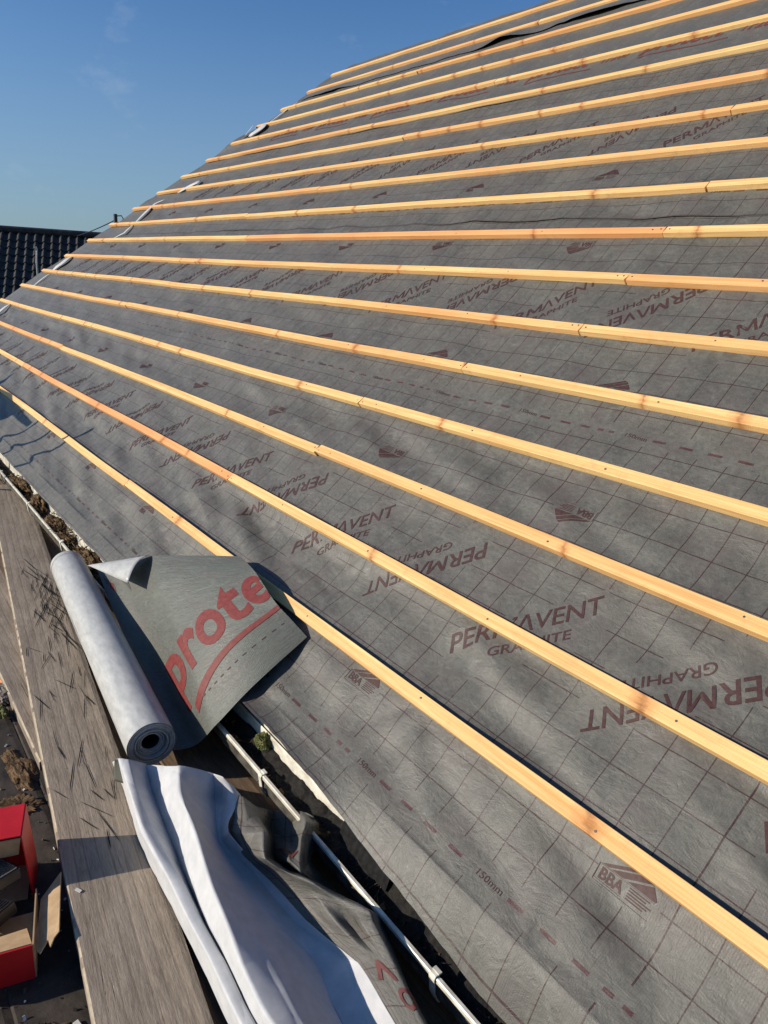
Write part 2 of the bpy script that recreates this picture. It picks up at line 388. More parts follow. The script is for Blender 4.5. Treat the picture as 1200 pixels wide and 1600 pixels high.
f = MB(); f.box(((x_hip(0) + .1 + XR) / 2, .017, -.205), (XR - x_hip(0) - .1, .022, .27))
f.build('fascia', M['pvc'], house, bevel=.002)
f = MB(); f.box(((x_hip(0) + .1 + XR) / 2, .125, -.332), (XR - x_hip(0) - .1, .19, .012)); f.build('soffit', M['pvc'], house)
f = MB()
f.add([(XR, .22, -.3), (XR, yb - .2, -.3), (XR, rz.y, rz.z - .02)], [(0, 1, 2)]); f.build('gable', M['wall'], house)

# ================================================================ UNDERLAY
AMP = {0: .0165, 1: .0250, 2: .0095, 3: .0145, 4: .0070, 5: .0065, 6: .006, 7: .007, 8: .008}
def sag(X, Y):
    X = np.asarray(X, float); Y = np.asarray(Y, float)
    k = np.floor(Y / G); f = np.clip((Y - k * G) / (G - .042), 0, 1)
    env = np.sin(np.pi * f) ** 0.75
    amp = np.vectorize(lambda q: AMP.get(int(q), .0050))(k)
    q = X * 0.30 + Y * 0.95; p = X * 0.95 - Y * 0.30
    w1 = vnoise(p / 0.34, q / 0.105, 3.1) * 2
    w2 = 1 - np.abs(vnoise(p / 0.50 + 7, q / 0.16, 9.4) * 2) * 2.2       # creases
    w3 = vnoise(X / 0.075, Y / 0.22, 5.5) * 2                              # short pleats running up the slope
    w4 = vnoise(X / 0.62, Y / 0.9, 8.8) * 2
    near_b = np.exp(-((f - 0.93) / 0.09) ** 2)
    h = amp * env * (-0.55 + 0.85 * w1 + 0.40 * w2 * (0.5 + w4) + 0.10 * w3)
    h += np.where((k == 0) | (k == 1), near_b * env * .004 * w3, near_b * env * .0012 * w3)
    # the felt dips between the rafters, battens bridge the dips
    raf = np.sin(np.pi * (X + .13) / .6) ** 2
    h = h - raf * (.0035 + .0045 * env) * (1 + .8 * vnoise(X / .9, Y / .5, 17.0))
    h = h + np.where(Y > 1.2, .0035 * env * vnoise(X / .19, Y / .6, 19.0) * 2, 0)
    dx = (X + .13 + .3) % .6 - .3; 
    for side in (0, 1):
        dy = Y - (k + side) * G + .02
        r = np.hypot(dx, dy) + 1e-6; th = np.arctan2(dy, dx); key = np.floor((X + .43) / .6) * 7.3 + (k + side) * 3.1
        h = h + .0050 * np.exp(-r / .10) * np.clip(r / .03, 0, 1) * np.cos(th * 7 + key) * env * (0.4 + _hash(key, key * 2, 1.0))
    return np.clip(h, -.028, .0235)

ZB = [(-12, -.120), (-3.58, -.118), (-2.4, -.105), (-1.9, -.088), (-1.72, -.088), (-1.46, -.100), (-1.15, -.143), (-.9, -.180), (-.72, -.197), (0.5, -.21), (4, -.21)]
def zbot(X): return np.interp(X, [a for a, _ in ZB], [b for _, b in ZB])

class Sheet:
    def __init__(s, xl, xr, svals, tvals, layer, edge=None, v0=0.0, drape=False, seed=0):
        s.xl = xl; s.xr = xr; s.s = np.array(svals); s.t = np.array(tvals); s.layer = layer; s.v0 = v0; s.drape = drape
        S_, T_ = np.meshgrid(s.s, s.t, indexing='ij')
        XL = xl(S_); X = XL + (xr - XL) * T_
        Yc = np.maximum(S_, 0)
        n = -.025 + layer + sag(X, Yc)
        if edge is not None: n = n + edge(X, S_)
        # gentle lift of the loose left end
        y = Yc * CP - n * SP; z = Yc * SP + n * CP
        if drape:
            m = S_ < 0
            dd = -S_                                     # 0..1 parameter down the drape
            n0 = -.025 + layer
            y0 = -n0 * SP; z0 = n0 * CP
            yb_ = -.050 + .006 * fbm(X / .13, X * 0, 2.2); zb = zbot(X) + .047 + .004 * fbm(X / .08, X * 0, 5.2)
            yc, zc = y0 - .030 * CP, z0 - .030 * SP
            q1 = (1 - dd) ** 2; q2 = 2 * dd * (1 - dd); q3 = dd ** 2
            yv = q1 * y0 + q2 * yc + q3 * yb_; zv = q1 * z0 + q2 * zc + q3 * zb
            wave = (.0050 * vnoise(X / .20, dd * .8 + X * .3, 4.4) * 2 + .0014 * vnoise(X / .05, dd * .5, 6.6) * 2) * dd
            yv = yv - wave * .7; zv = zv + wave * .5
            arc = m & False; ya = yv; za = zv
            y = np.where(m, np.where(arc, ya, yv), y); z = np.where(m, np.where(arc, za, zv), z)
            s.depthlen = 0.10
        s.A = np.stack([X, y, z], -1)
        V = S_ - v0
        if drape: V = np.where(S_ < 0, -0.012 - (-S_) * .10, V)
        s.UV = np.stack([X, V], -1)
    def at(s, X, S, off=.0006):
        X = np.asarray(X, float); S = np.asarray(S, float)
        XL = s.xl(S); t = np.clip((X - XL) / (s.xr - XL), 0, .99999)
        i = np.clip(np.searchsorted(s.s, S, 'right') - 1, 0, len(s.s) - 2); j = np.clip(np.searchsorted(s.t, t, 'right') - 1, 0, len(s.t) - 2)
        a = ((S - s.s[i]) / (s.s[i + 1] - s.s[i]))[:, None]; b = ((t - s.t[j]) / (s.t[j + 1] - s.t[j]))[:, None]
        A = s.A; P00 = A[i, j]; P01 = A[i, j + 1]; P10 = A[i + 1, j]; P11 = A[i + 1, j + 1]
        P = P00 * (1 - a) * (1 - b) + P01 * (1 - a) * b + P10 * a * (1 - b) + P11 * a * b
        N = np.cross(P01 - P00, P10 - P00); N /= np.linalg.norm(N, axis=1)[:, None]
        o = off + .00018 * np.abs(X)
        return P + N * o[:, None]

def tseq(xl, xr):
    """fine columns near the camera, coarser towards the hip"""
    xs = [xr]; x = xr
    while x > xl:
        st = .03 if x > .6 else (.0085 if x > -2.4 else (.014 if x > -4.2 else (.026 if x > -7 else .045)))
        x -= st; xs.append(max(x, xl))
    xs = sorted(set(xs)); return [(q - xl) / (xr - xl) for q in xs]

# ---- lettering
_tc = {}
def text_mesh(txt, bold=0.0, cut=0, shear=0.0, spacing=1.0):
    key = (txt, bold, cut, shear, spacing)
    if key in _tc: return _tc[key]
    cu = bpy.data.curves.new('lettering', 'FONT'); cu.body = txt; cu.offset = bold; cu.resolution_u = 5 if txt == 'protect' else 3; cu.fill_mode = 'FRONT'
    cu.shear = shear; cu.space_character = spacing
    ob = bpy.data.objects.new('lettering', cu); COL.objects.link(ob)
    dg = bpy.context.evaluated_depsgraph_get(); me = bpy.data.meshes.new_from_object(ob.evaluated_get(dg))
    bm = bmesh.new(); bm.from_mesh(me)
    x0 = min(v.co.x for v in bm.verts); x1 = max(v.co.x for v in bm.verts); y0 = min(v.co.y for v in bm.verts); y1 = max(v.co.y for v in bm.verts)
    for v in bm.verts: v.co = Vector(((v.co.x - x0) / (x1 - x0), (v.co.y - y0) / (y1 - y0), 0))
    bmesh.ops.remove_doubles(bm, verts=bm.verts, dist=1e-5)
    if cut:
        for k in range(1, cut):
            bmesh.ops.bisect_plane(bm, geom=bm.verts[:] + bm.edges[:] + bm.faces[:], plane_co=(k / cut, 0, 0), plane_no=(1, 0, 0))
        for k in range(1, 4):
            bmesh.ops.bisect_plane(bm, geom=bm.verts[:] + bm.edges[:] + bm.faces[:], plane_co=(0, k / 4, 0), plane_no=(0, 1, 0))
    bm.verts.index_update()
    V = np.array([v.co[:2] for v in bm.verts]); F = []
    for f_ in bm.faces: F.append(tuple(v.index for v in f_.verts))
    bm.free(); COL.objects.unlink(ob); bpy.data.objects.remove(ob); bpy.data.meshes.remove(me); bpy.data.curves.remove(cu)
    _tc[key] = (V, F); return V, F

def poly_mesh(polys): 
    V = []; F = []
    for p in polys:
        F.append(tuple(range(len(V), len(V) + len(p)))); V += p
    return np.array(V, float), F

def badge():
    """the triangular approval badge, 1 x 1 box"""
    ps = [[(0, .50), (.66, 1), (.72, .955), (.12, .50)], [(.17, .50), (.75, .93), (.82, .82), (.39, .50)], [(.46, .50), (.845, .78), (.97, .54), (.955, .50)]]
    return poly_mesh(ps)

def stamp(mb, sh, tm, fn, off=.0006, mi=1, dummy=None):
    V, F = tm; X, S = fn(V[:, 0], V[:, 1])
    m = (S.min() > sh.s[0]) and (S.max() < sh.s[-1])
    if not m: return
    P = sh.at(X, S, off); mb.add([tuple(p) for p in P], F, mi)

SHGRP = 'overlapping courses of roofing underlay'
LETTER_M = poly_mesh([[(0, 0), (.15, 0), (.15, .70), (0, 1)], [(0.001, 1), (.15, .702), (.46, .16), (.54, .16), (.54, .40), (.18, 1)], [(.54, .402), (.54, .162), (.85, .70), (.999, 1), (.84, 1)], [(.85, 0), (1, 0), (1, .998), (.85, .698)]])
def build_sheet(sh, label, mat, printed=True, name='underlay_sheet'):
    mb = MB(); mb.grid(sh.A)
    uv = sh.UV.reshape(-1, 2)
    if printed:
        xr = range(-1, 12)
        for k in xr:
            near = k < 5
            cut = 26 if k < 3 else (14 if k < 6 else 0)
            for sgn, (ox, oy) in ((1, T_UP), (-1, T_INV)):
                X0 = ox - k * PER; Y0 = oy + sh.v0
                if X0 < sh.xl(np.array(Y0)) + .35 or X0 > 2.0: continue
                def fn(a, b, sc=1.0, da=0.0, db=0.0, wa=1.0):
                    A_ = da + a * wa; B_ = db + b * sc
                    return X0 + sgn * (A_ * TU[0] + B_ * TV[0]), Y0 + sgn * (A_ * TU[1] + B_ * TV[1])
                stamp(mb, sh, text_mesh('PER', .012, cut // 2), lambda a, b: fn(a, b, 1.0, 0, 0, .300))
                stamp(mb, sh, LETTER_M, lambda a, b: fn(a, b, 1.0, .312, 0, .140))
                stamp(mb, sh, text_mesh('\u039bVENT', .006, cut // 2), lambda a, b: fn(a, b, 1.0, .458, 0, .542), .0009)
                stamp(mb, sh, text_mesh('GRAPHITE', .008, cut), lambda a, b: fn(a, b, .52, .30, -.98, .52))
            # badges
            for cx, cy, sgn in ((-.632, .235, 1), (-1.352, 1.005, -1)):
                X0 = cx - k * PER; Y0 = cy + sh.v0
                if X0 < sh.xl(np.array(Y0)) + .2 or X0 > 2.0: continue
                def bf(a, b, ax=0, ay=0, wx=1, wy=1): return X0 + sgn * ((ax + a * wx) - .5) * .135, Y0 + sgn * ((ay + b * wy) - .5) * .082
                BV, BF = badge(); bm_ = bmesh.new(); vv = [bm_.verts.new((p[0], p[1], 0)) for p in BV]
                for f_ in BF: bm_.faces.new([vv[q] for q in f_])
                for q in range(1, 12): bmesh.ops.bisect_plane(bm_, geom=bm_.verts[:] + bm_.edges[:] + bm_.faces[:], plane_co=(q / 12, 0, 0), plane_no=(1, 0, 0))
                for q in range(1, 4): bmesh.ops.bisect_plane(bm_, geom=bm_.verts[:] + bm_.edges[:] + bm_.faces[:], plane_co=(0, .5 + q / 8, 0), plane_no=(0, 1, 0))
                bm_.verts.index_update(); stamp(mb, sh, (np.array([v.co[:2] for v in bm_.verts]), [tuple(v.index for v in f_.verts) for f_ in bm_.faces]), bf, .0009); bm_.free()
                stamp(mb, sh, text_mesh('BBA', .03, 8 if near else 0), lambda a, b: bf(a, b, .04, .14, .42, .30))
                if k < 3:
                    for q in range(5):
                        stamp(mb, sh, poly_mesh([[(0, 0), (1, 0), (1, 1), (0, 1)]]), lambda a, b, q=q: bf(a, b, .54, .14 + q * .066, .30 + .05 * ((q * 7) % 3), .032))
                    for (fx, fy, fw, fh) in ((-.03, .04, 1.0, .008), (-.03, .04, .012, .44), (-.03, .10, .5, .008), (-.03, .47, .98, .008)):
                        stamp(mb, sh, poly_mesh([[(0, 0), (1, 0), (1, 1), (0, 1)]]), lambda a, b: bf(a, b, fx, fy, fw, fh), .0008)
            for dx in (.10, .575):
                X0 = -1.50 + dx + .01 - k * PER; Y0 = .041 + sh.v0
                if X0 < -6 or X0 > 2: continue
                stamp(mb, sh, text_mesh('150mm', .0, 4 if near else 0), lambda a, b: (X0 + .078 * a, Y0 + .016 * b))
    UV = np.vstack([uv, np.zeros((len(mb.v) - len(uv), 2))])
    o = mb.build(name, [mat, M['ink'] if printed else M['dullred']], smooth=False, uv=UV)
    ng = (sh.A.shape[0] - 1) * (sh.A.shape[1] - 1)
    sm = np.zeros(len(o.data.polygons), bool); sm[:ng] = True; o.data.polygons.foreach_set('use_smooth', sm)
    return tag(o, label, 'underlay', SHGRP), mb

def yseq(a, b, st): n = max(2, int(round((b - a) / st)) + 1); return list(np.linspace(a, b, n))
EDGE = [(0, -10.25), (1.0, -10.02), (1.6, -9.92), (2.04, -9.78), (2.5, -8.85), (3.05, -8.98), (3.35, -8.35), (3.9, -8.45), (4.3, -8.42), (4.9, -8.22), (5.6, -7.9)]
def x_edge(Y): return np.interp(np.maximum(Y, 0), [a for a, _ in EDGE], [b for _, b in EDGE])

s1 = [-1.0, -.93, -.86, -.79, -.72, -.65, -.58, -.51, -.44, -.37, -.30, -.23, -.16, -.10, -.05] + yseq(0, 0.62, .009) + yseq(.632, 1.36, .0125)
S1 = Sheet(x_edge, XR, s1, tseq(-10.2, XR), 0, None, 0.0, True)
sheet1, _ = build_sheet(S1, 'bottom course of grey printed underlay hanging over the eave into the gutter', M['underlay'])
def edge2(X, Y): return np.exp(-np.maximum(Y - 1.175, 0) / .03) * (.0016)
S2 = Sheet(x_edge, XR, yseq(1.175, 2.66, .0155), tseq(-10, XR), .0014, edge2, 1.30)
build_sheet(S2, 'second course of grey printed underlay up from the gutter', M['underlay'])
def edge3(X, Y):
    l = np.clip(.30 + fbm(X / .75, X * 0, 21.0, 2) * 2.2, 0.0, 1.6)
    return np.exp(-np.maximum(Y - 2.50, 0) / .025) * .0065 * l
S3 = Sheet(x_edge, XR, yseq(2.505, 3.98, .020), tseq(-9.5, XR), .0026, edge3, 2.61)
build_sheet(S3, 'third course of grey printed underlay, its lower edge lifting halfway up the slope', M['underlay'])
def edge4(X, Y):
    l = np.clip(.45 + fbm(X / .7, X * 0, 31.0, 2) * 1.6, 0.05, 1.3)
    return np.exp(-np.maximum(Y - 3.84, 0) / .02) * .010 * l
S4 = Sheet(x_edge, XR, yseq(3.842, 5.12, .022), tseq(-9.2, XR), .0040, edge4, 3.84)
sheet4 = MB(); 
def build_plain():
    mb = MB(); mb.grid(S4.A); uv = S4.UV.reshape(-1, 2)
    for k in range(-1, 8):
        X0 = -4.99 + .83 * (k - 3) if False else -4.98 + (k - 4) * .915 + .0
        X0 = -4.98 - 4 * .915 + k * .915 + 0.0
        Y0 = 4.105
        if X0 < -8.3: continue
        stamp(mb, S4, text_mesh('protect', .022, 20), lambda a, b: (X0 + .50 * a + .03 * b, Y0 - .012 + .115 * b))
        sw = [(0, -.006), (.05, .012), (.15, .02), (.35, .016), (.62, .006), (.62, -.006), (.35, .004), (.15, .008), (.06, -.002), (.02, -.02)]
        P = []
        for q in range(14):
            a = q / 14; b_ = (q + 1) / 14
            def yy(t): return -.030 + .012 * math.sin(min(t * 5, 1.57)) - .006 * t
            P.append([(a, yy(a) - .006), (b_, yy(b_) - .006), (b_, yy(b_) + .005), (a, yy(a) + .005)])
        stamp(mb, S4, poly_mesh(P), lambda a, b: (X0 + .01 + .56 * a, Y0 + b))
        stamp(mb, S4, text_mesh('TF200', .018, 12), lambda a, b: (X0 + .60 + .21 * a + .02 * b, Y0 + .018 + .075 * b))
    UV = np.vstack([uv, np.zeros((len(mb.v) - len(uv), 2))])
    o = mb.build('underlay_sheet', [M['plain'], M['dullred']], uv=UV)
    ng = (S4.A.shape[0] - 1) * (S4.A.shape[1] - 1); sm = np.zeros(len(o.data.polygons), bool); sm[:ng] = True
    o.data.polygons.foreach_set('use_smooth', sm)
    return tag(o, 'plain charcoal underlay course with faint red lettering high on the slope', 'underlay', SHGRP)
build_plain()
def edge5(X, Y):
    b = .050 * np.exp(-((X + 4.98) / .24) ** 2) * .7 + .030 * np.exp(-((X + 4.05) / .30) ** 2) + .018 * np.exp(-((X + 3.0) / .3) ** 2) + .02 * np.exp(-((X + 7.6) / .3) ** 2)
    return np.exp(-(np.maximum(Y - 4.93, 0) / .11) ** 2) * (b + .006)
S5 = Sheet(x_edge, XR, yseq(4.93, 5.56, .02), tseq(-8.6, XR), .0054, edge5, 4.93)
build_sheet(S5, 'topmost underlay course below the ridge, bulging open at its lower edge', M['strip'], False)

# strip of felt wrapped over the hip
mb = MB(); rows = []; uv = []
for Y in yseq(0.0, 5.56, .04):
    r = []
    xh = float(x_hip(Y)); hb = .018 * float(vnoise(Y / .35, 0, 3)) * 2 + .03 * max(0, float(vnoise(Y / .22, 0, 8)) * 2) * (1 if Y > 3 else .3)
    e = rp(xh, Y, -.03)
    dn = Vector((-HIPK, 0, -SP)).normalized(); upn = Vector((-SP, 0, HIPK)).normalized()
    for q in (.22, .16, .10, .05, .02):
        p = e + dn * q + upn * (.012 * float(vnoise(Y / .12, q * 9, 5)) + hb * (1 - q * 3)); r.append(p); uv.append((xh - q, Y))
    r.append(e + Vector((0, 0, .006 + hb * .9))); uv.append((xh, Y))
    for q in (.02, .06, .12, .2, .3, .42, .56, .72, .9, 1.1, 1.3, 1.6):
        X = xh + q
        if X > x_edge(Y) + .35: X = float(x_edge(Y)) + .35 + q * .01
        n = -.031 + .7 * float(sag(X, Y)) + hb * .8 * math.exp(-q / .10)
        if X > x_edge(Y) - .02: n = min(n, -.034)
        r.append(rp(X, Y, n)); uv.append((X, Y))
    rows.append(r)
mb.grid(np.array([[tuple(p) for p in r] for r in rows]))
o = mb.build('hip_underlay_strip', M['strip'], smooth=True, uv=uv)
tag(o, 'grey underlay strip wrapped over the hip at the left end of the roof', 'underlay')

# pale underside showing where the loose left ends curl back
SEG = [(0.93, 1.17, .10, 1), (1.50, 1.75, .05, 1), (1.78, 2.06, .15, 1), (2.42, 2.66, .06, 1), (2.68, 3.12, .085, 1), (3.22, 3.42, .13, 0), (4.24, 4.47, .20, 1), (4.50, 4.92, .035, 1)]
for i, (a, b, wmx, fl) in enumerate(SEG):
    rows = []
    for Y in yseq(a, b, .02):
        f_ = (Y - a) / (b - a); w_ = .8 * wmx * math.sin(math.pi * min(1, max(0, .06 + f_ * .88))) ** .6
        X0 = float(x_edge(Y)); r = []
        for q in np.linspace(0, 1, 7):
            an = q * 2.4
            r.append(rp(X0 - .02 + w_ * 1.15 * q, Y, -.022 + (.022 * math.sin(math.pi * min(1, q * 1.0) ** .55) + .018 * q) * min(1.3, w_ / .08)))
        rows.append([tuple(p) for p in r])
    mb = MB(); mb.grid(np.array(rows), flip=True)
    o = mb.build('turned_back_flap', M['white'], smooth=True, solid=.0012)
    lab = ['white curled felt edge lowest on the hip side, beside the fourth batten', 'small white curl of felt edge between the fifth and sixth battens at the hip',
           'broad white curl of felt by the hip just under the seventh batten end', 'narrow white felt curl just above the eighth batten by the hip',
           'long white curling felt edge crossing the ninth and tenth battens near the hip', 'short white felt flap under the eleventh batten near the hip',
           'wide white felt patch above the fourteenth batten near the hip', 'thin white felt edge running up towards the sixteenth batten at the hip'][i]
    tag(o, lab, 'felt flap', 'pale curled felt edges near the hip')
mb = MB(); c = rp(-8.60, 4.36, .005)
mb.grid(np.array([[tuple(c + Vector((.09 * a, .05 * b, .02 * math.sin(a * 2.2 + .4) + .06 * b))) for a in np.linspace(-.5, .5, 6)] for b in np.linspace(-1, 1, 5)]))
tag(mb.build('felt_scrap', M['white'], smooth=True, solid=.0015), 'tiny white felt scrap sticking up on the hip outline above the thirteenth batten', 'felt scrap')

# ================================================================ BATTENS
ORD = ['', 'first', 'second', 'third', 'fourth', 'fifth', 'sixth', 'seventh', 'eighth', 'ninth', 'tenth', 'eleventh', 'twelfth', 'thirteenth', 'fourteenth', 'fifteenth', 'sixteenth', 'seventeenth', 'eighteenth']
ENDS = {1: -11.2, 2: -11.0, 3: -10.85, 4: -10.62, 5: -10.49, 6: -10.31, 7: -10.10, 8: -9.91, 9: -9.77, 10: -9.58, 11: -9.36, 12: -9.16, 13: -8.96, 14: -8.77, 15: -8.58, 16: -8.42, 17: -8.22, 18: -8.08}
JOINTS = {1: [-8.0, -3.78], 2: [-7.203, -3.015], 3: [-6.815, -2.639], 4: [-6.86, -2.656], 5: [-6.46, -2.258], 6: [-6.07, -1.869], 7: [-6.06, -1.863],
          8: [-5.607, -1.885], 9: [-6.07, -1.872], 10: [-5.3, -1.1], 11: [-6.3, -2.1], 12: [-4.855, -.7], 13: [-5.6, -1.4], 14: [-4.4, -.2], 15: [-4.128, 0], 16: [-5.9, -1.7], 17: [-4.7, -.5], 18: [-6.2, -2.0]}
rb = random.Random(5)
BW, BH = .040, .0262
BROT = Matrix.Rotation(PITCH, 4, 'X')
PIECE = {0: 'left length', 1: 'middle length', 2: 'right length'}
ORANGE = {(2, 1): .5, (2, 2): .02, (1, 1): .12, (1, 2): .0, (3, 2): .12, (3, 1): .0, (3, 0): .45, (8, 1): .5, (8, 2): .05, (8, 0): .1, (10, 1): .3, (11, 1): .22, (12, 1): .3, (15, 1): .3, (13, 0): .3}
for k in range(1, 19):
    cuts = [ENDS[k]] + JOINTS[k] + [XR - .05 + rb.uniform(-.05, .05)]
    for i in range(len(cuts) - 1):
        xa, xb = cuts[i] + (.0018 if i else 0), cuts[i + 1] - .0018
        L_ = xb - xa; n = max(6, int(L_ / .25))
        sk0, sk1 = rb.uniform(-.004, .004) if i else 0, rb.uniform(-.004, .004)
        ph = rb.uniform(0, 6); am = rb.uniform(.002, .0048); tw = rb.uniform(-.0008, .0008)
        mb = MB(); vs = []
        for j in range(n + 1):
            x = L_ * j / n
            yo = am * math.sin(ph + x * 1.4) + .0008 * math.sin(ph * 2 + x * 5); zo = .0008 * math.sin(ph + x * 3.3)
            sk = sk0 if j == 0 else (sk1 if j == n else 0)
            for (yy, zz) in ((-BW, -BH), (0, -BH), (0, 0), (-BW, 0)):
                vs.append((x + sk * (1 if yy == 0 else -1), yy + yo, zz + zo + tw * yy * 20))
        fs = [(0, 3, 2, 1), (n * 4, n * 4 + 1, n * 4 + 2, n * 4 + 3)]
        for j in range(n):
            b = j * 4; c = b + 4
            fs += [(b, b + 1, c + 1, c), (b + 1, b + 2, c + 2, c + 1), (b + 2, b + 3, c + 3, c + 2), (b + 3, b, c, c + 3)]
        mb.add(vs, fs)
        o = mb.build('batten', M['pine'], bevel=.0016)
        o.matrix_world = Matrix.Translation(rp(xa, k * G, .0)) @ BROT
        nm = ORD[k]
        tag(o, 'pine batten, %s row up from the gutter, %s' % (nm, PIECE[i]), 'batten', 'tiling battens nailed across the roof slope')
        o.color = (ORANGE.get((k, i), rb.choice([.0, .08, .18, .26, .34])), 0, 0, 1)
        # nails over the rafters
        if k <= 8 and xb > -3.2:
            x = math.ceil((max(xa, -3.2) + .1) / .6) * .6 - .13 + rb.uniform(-.02, .02)
            sp = [x + q * .6 for q in range(12)]
            if xb < 2: sp.append(xb - .018)
            if i and xa > -4: sp.append(xa + .018)
            for sx in sp:
                if sx > xb - .012 or sx > .6 or sx < xa: continue
                nb = MB(); c = Vector((sx - xa, -BW / 2 + rb.uniform(-.006, .006), 0))
                nb.tube([c + Vector((0, 0, -.002)), c + Vector((0, 0, .0011))], .0032, 10)
                no = nb.build('nail', M['nail']); no.parent = o

# ================================================================ GUTTER
gut = empty('gutter', (-4, -.05, -.2), 'cream plastic gutter full of black debris along the eave', 'gutter')
prof = [(.002, -.128), (-.002, -.124), (-.004, -.130), (-.004, -.185), (-.012, -.212), (-.030, -.232), (-.052, -.236), (-.074, -.226), (-.086, -.205), (-.0885, -.168), (-.0890, -.157),
        (-.0885, -.1545), (-.0962, -.1545), (-.0985, -.157), (-.0980, -.167), (-.0935, -.169), (-.0930, -.205), (-.080, -.230), (-.055, -.242), (-.028, -.238), (-.007, -.216), (.003, -.190), (.003, -.14)]
mb = MB(); rows = []
xs = yseq(-11.0, XR, .25)
for x in xs:
    s_ = .002 * math.sin(x * 2.1); rows.append([(x, y, z + s_) for (y, z) in prof + prof[:1]])
mb.grid(np.array(rows)); npf = len(prof)
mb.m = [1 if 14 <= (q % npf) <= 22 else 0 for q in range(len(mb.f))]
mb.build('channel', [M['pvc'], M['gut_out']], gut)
rb = random.Random(8)
for x in (-.868, -1.668, -2.45, -3.20, -3.95, -4.72, -5.55, -6.4, -7.3, .0, .85):
    mb = MB(); pts = []
    for (y, z) in [(-.090, -.1505), (-.099, -.1515), (-.1035, -.160), (-.1005, -.178), (-.0975, -.205), (-.084, -.236), (-.055, -.2475), (-.025, -.243), (.000, -.22)]:
        pts.append((y, z))
    hw = .009
    rows = [[(x + hw * s, y, z) for (y, z) in pts] for s in (-1, 1)]
    mb.grid(np.array(rows)); mb.box((x, -.087, -.150), (.021, .010, .004))
    mb.build('bracket', M['pvc'], gut, solid=.003)

# soil and rubble lying in the gutter
mb = MB(); rows = []
for x in [a for a in yseq(-9.5, 1.2, .012)]:
    r = []
    for q in np.linspace(0, 1, 10):
        y = -.086 + q * .081; nz = float(fbm(x / .05, y / .04, 2, 4)); big = float(vnoise(x / .35, 0, 6)) * 2
        nearf = min(1, max(0, (x + 1.42) / .10))
        z = -.196 + .018 * nz + .010 * big + (.012 * q) - .02 * (abs(q - .5) * 2) ** 4 + nearf * .052 * q ** 3 + (1 - nearf) * .034 * q ** 3 * min(1, max(0, (x + 2.6) / .5))
        r.append((x, y, z))
    rows.append(r)
mb.grid(np.array(rows)); rb = random.Random(3)
for _ in range(620):      # straw, twigs and slate splinters in the muck
    x = rb.uniform(-6.5, -.2) if rb.random() < .35 else rb.uniform(-2.3, -.3); y = rb.uniform(-.08, -.012); z = -.186 + rb.uniform(-.008, .010)
    rot = Euler((rb.uniform(-.5, .5), rb.uniform(-.5, .5), rb.uniform(0, 6.28))).to_matrix()
    if rb.random() < .6: mb.box((x, y, z), (rb.uniform(.012, .05), rb.uniform(.0012, .003), .0015), rot, rb.choice([0, 0, 1]))
    else: mb.box((x, y, z), (rb.uniform(.006, .022), rb.uniform(.005, .014), rb.uniform(.003, .007)), rot, rb.choice([0, 0, 0, 1]))
for _ in range(420):
    x = rb.gauss(rb.choice([-3.66, -3.66, -4.3, -4.72, -5.25, -4.05]), .09); y = rb.uniform(-.09, -.005); z = -.150 + rb.uniform(-.02, .022)
    rot = Euler((rb.uniform(-.8, .8), rb.uniform(-.8, .8), rb.uniform(0, 6.28))).to_matrix()
    mb.box((x, y, z), (rb.uniform(.012, .06), rb.uniform(.0015, .004), .002), rot, rb.choice([0, 1, 1]))
o = mb.build('gutter_debris', [M['soil'], M['moss']]); tag(o, 'black soil, straw and slate splinters filling the gutter', 'debris', kind='stuff')

def clump(name, c, r, sq, seed, mat, label, cat, group=None, amp=.55, detail=3):
    bm = bmesh.new(); bmesh.ops.create_icosphere(bm, subdivisions=4, radius=1)
    for v in bm.verts:
        p = v.co; a, b = p.x * 2.2 + p.z, p.y * 2.2 - p.z * .7
        k = 1 + amp * float(fbm(a + seed, b + seed * 2, seed, 4)) + .30 * float(vnoise(p.x * 7 + seed, p.y * 7 + p.z * 6, seed)) + .22 * float(vnoise(p.x * 19 + seed + p.z * 15, p.y * 19, seed))
        v.co = Vector((p.x * r[0], p.y * r[1], max(p.z, -.4) * r[2])) * k
    me = bpy.data.meshes.new(name); bm.to_mesh(me); bm.free(); me.materials.append(mat)
    o = bpy.data.objects.new(name, me); COL.objects.link(o); o.location = c; o.rotation_euler = (0, 0, sq)
    return tag(o, label, cat, group)
MG = 'moss clumps sitting in the gutter'
clump('moss_clump', (-3.66, -.048, -.158), (.125, .042, .040), .05, 1.3, M['moss'], 'largest tan moss clump in the gutter, just beyond the felt roll', 'moss', MG)
clump('moss_clump', (-4.30, -.042, -.165), (.085, .036, .034), .2, 2.3, M['moss'], 'brown moss clump against the fascia, second beyond the felt roll', 'moss', MG)
clump('moss_clump', (-4.72, -.038, -.160), (.10, .036, .042), -.1, 3.7, M['moss'], 'dark round moss clump third beyond the felt roll in the gutter', 'moss', MG)
clump('moss_clump', (-5.25, -.045, -.170), (.17, .038, .034), .1, 4.9, M['moss'], 'long low moss clump farthest along the gutter', 'moss', MG)
clump('moss_clump', (-4.05, -.06, -.175), (.07, .025, .028), .4, 6.1, M['moss'], 'small loose moss tuft between two larger ones in the gutter', 'moss', MG)
clump('moss_clump', (-1.80, -.022, -.150), (.030, .022, .026), .3, 7.7, M['mossg'], 'little yellowish moss tuft against the fascia near the loose sheet', 'moss', MG)

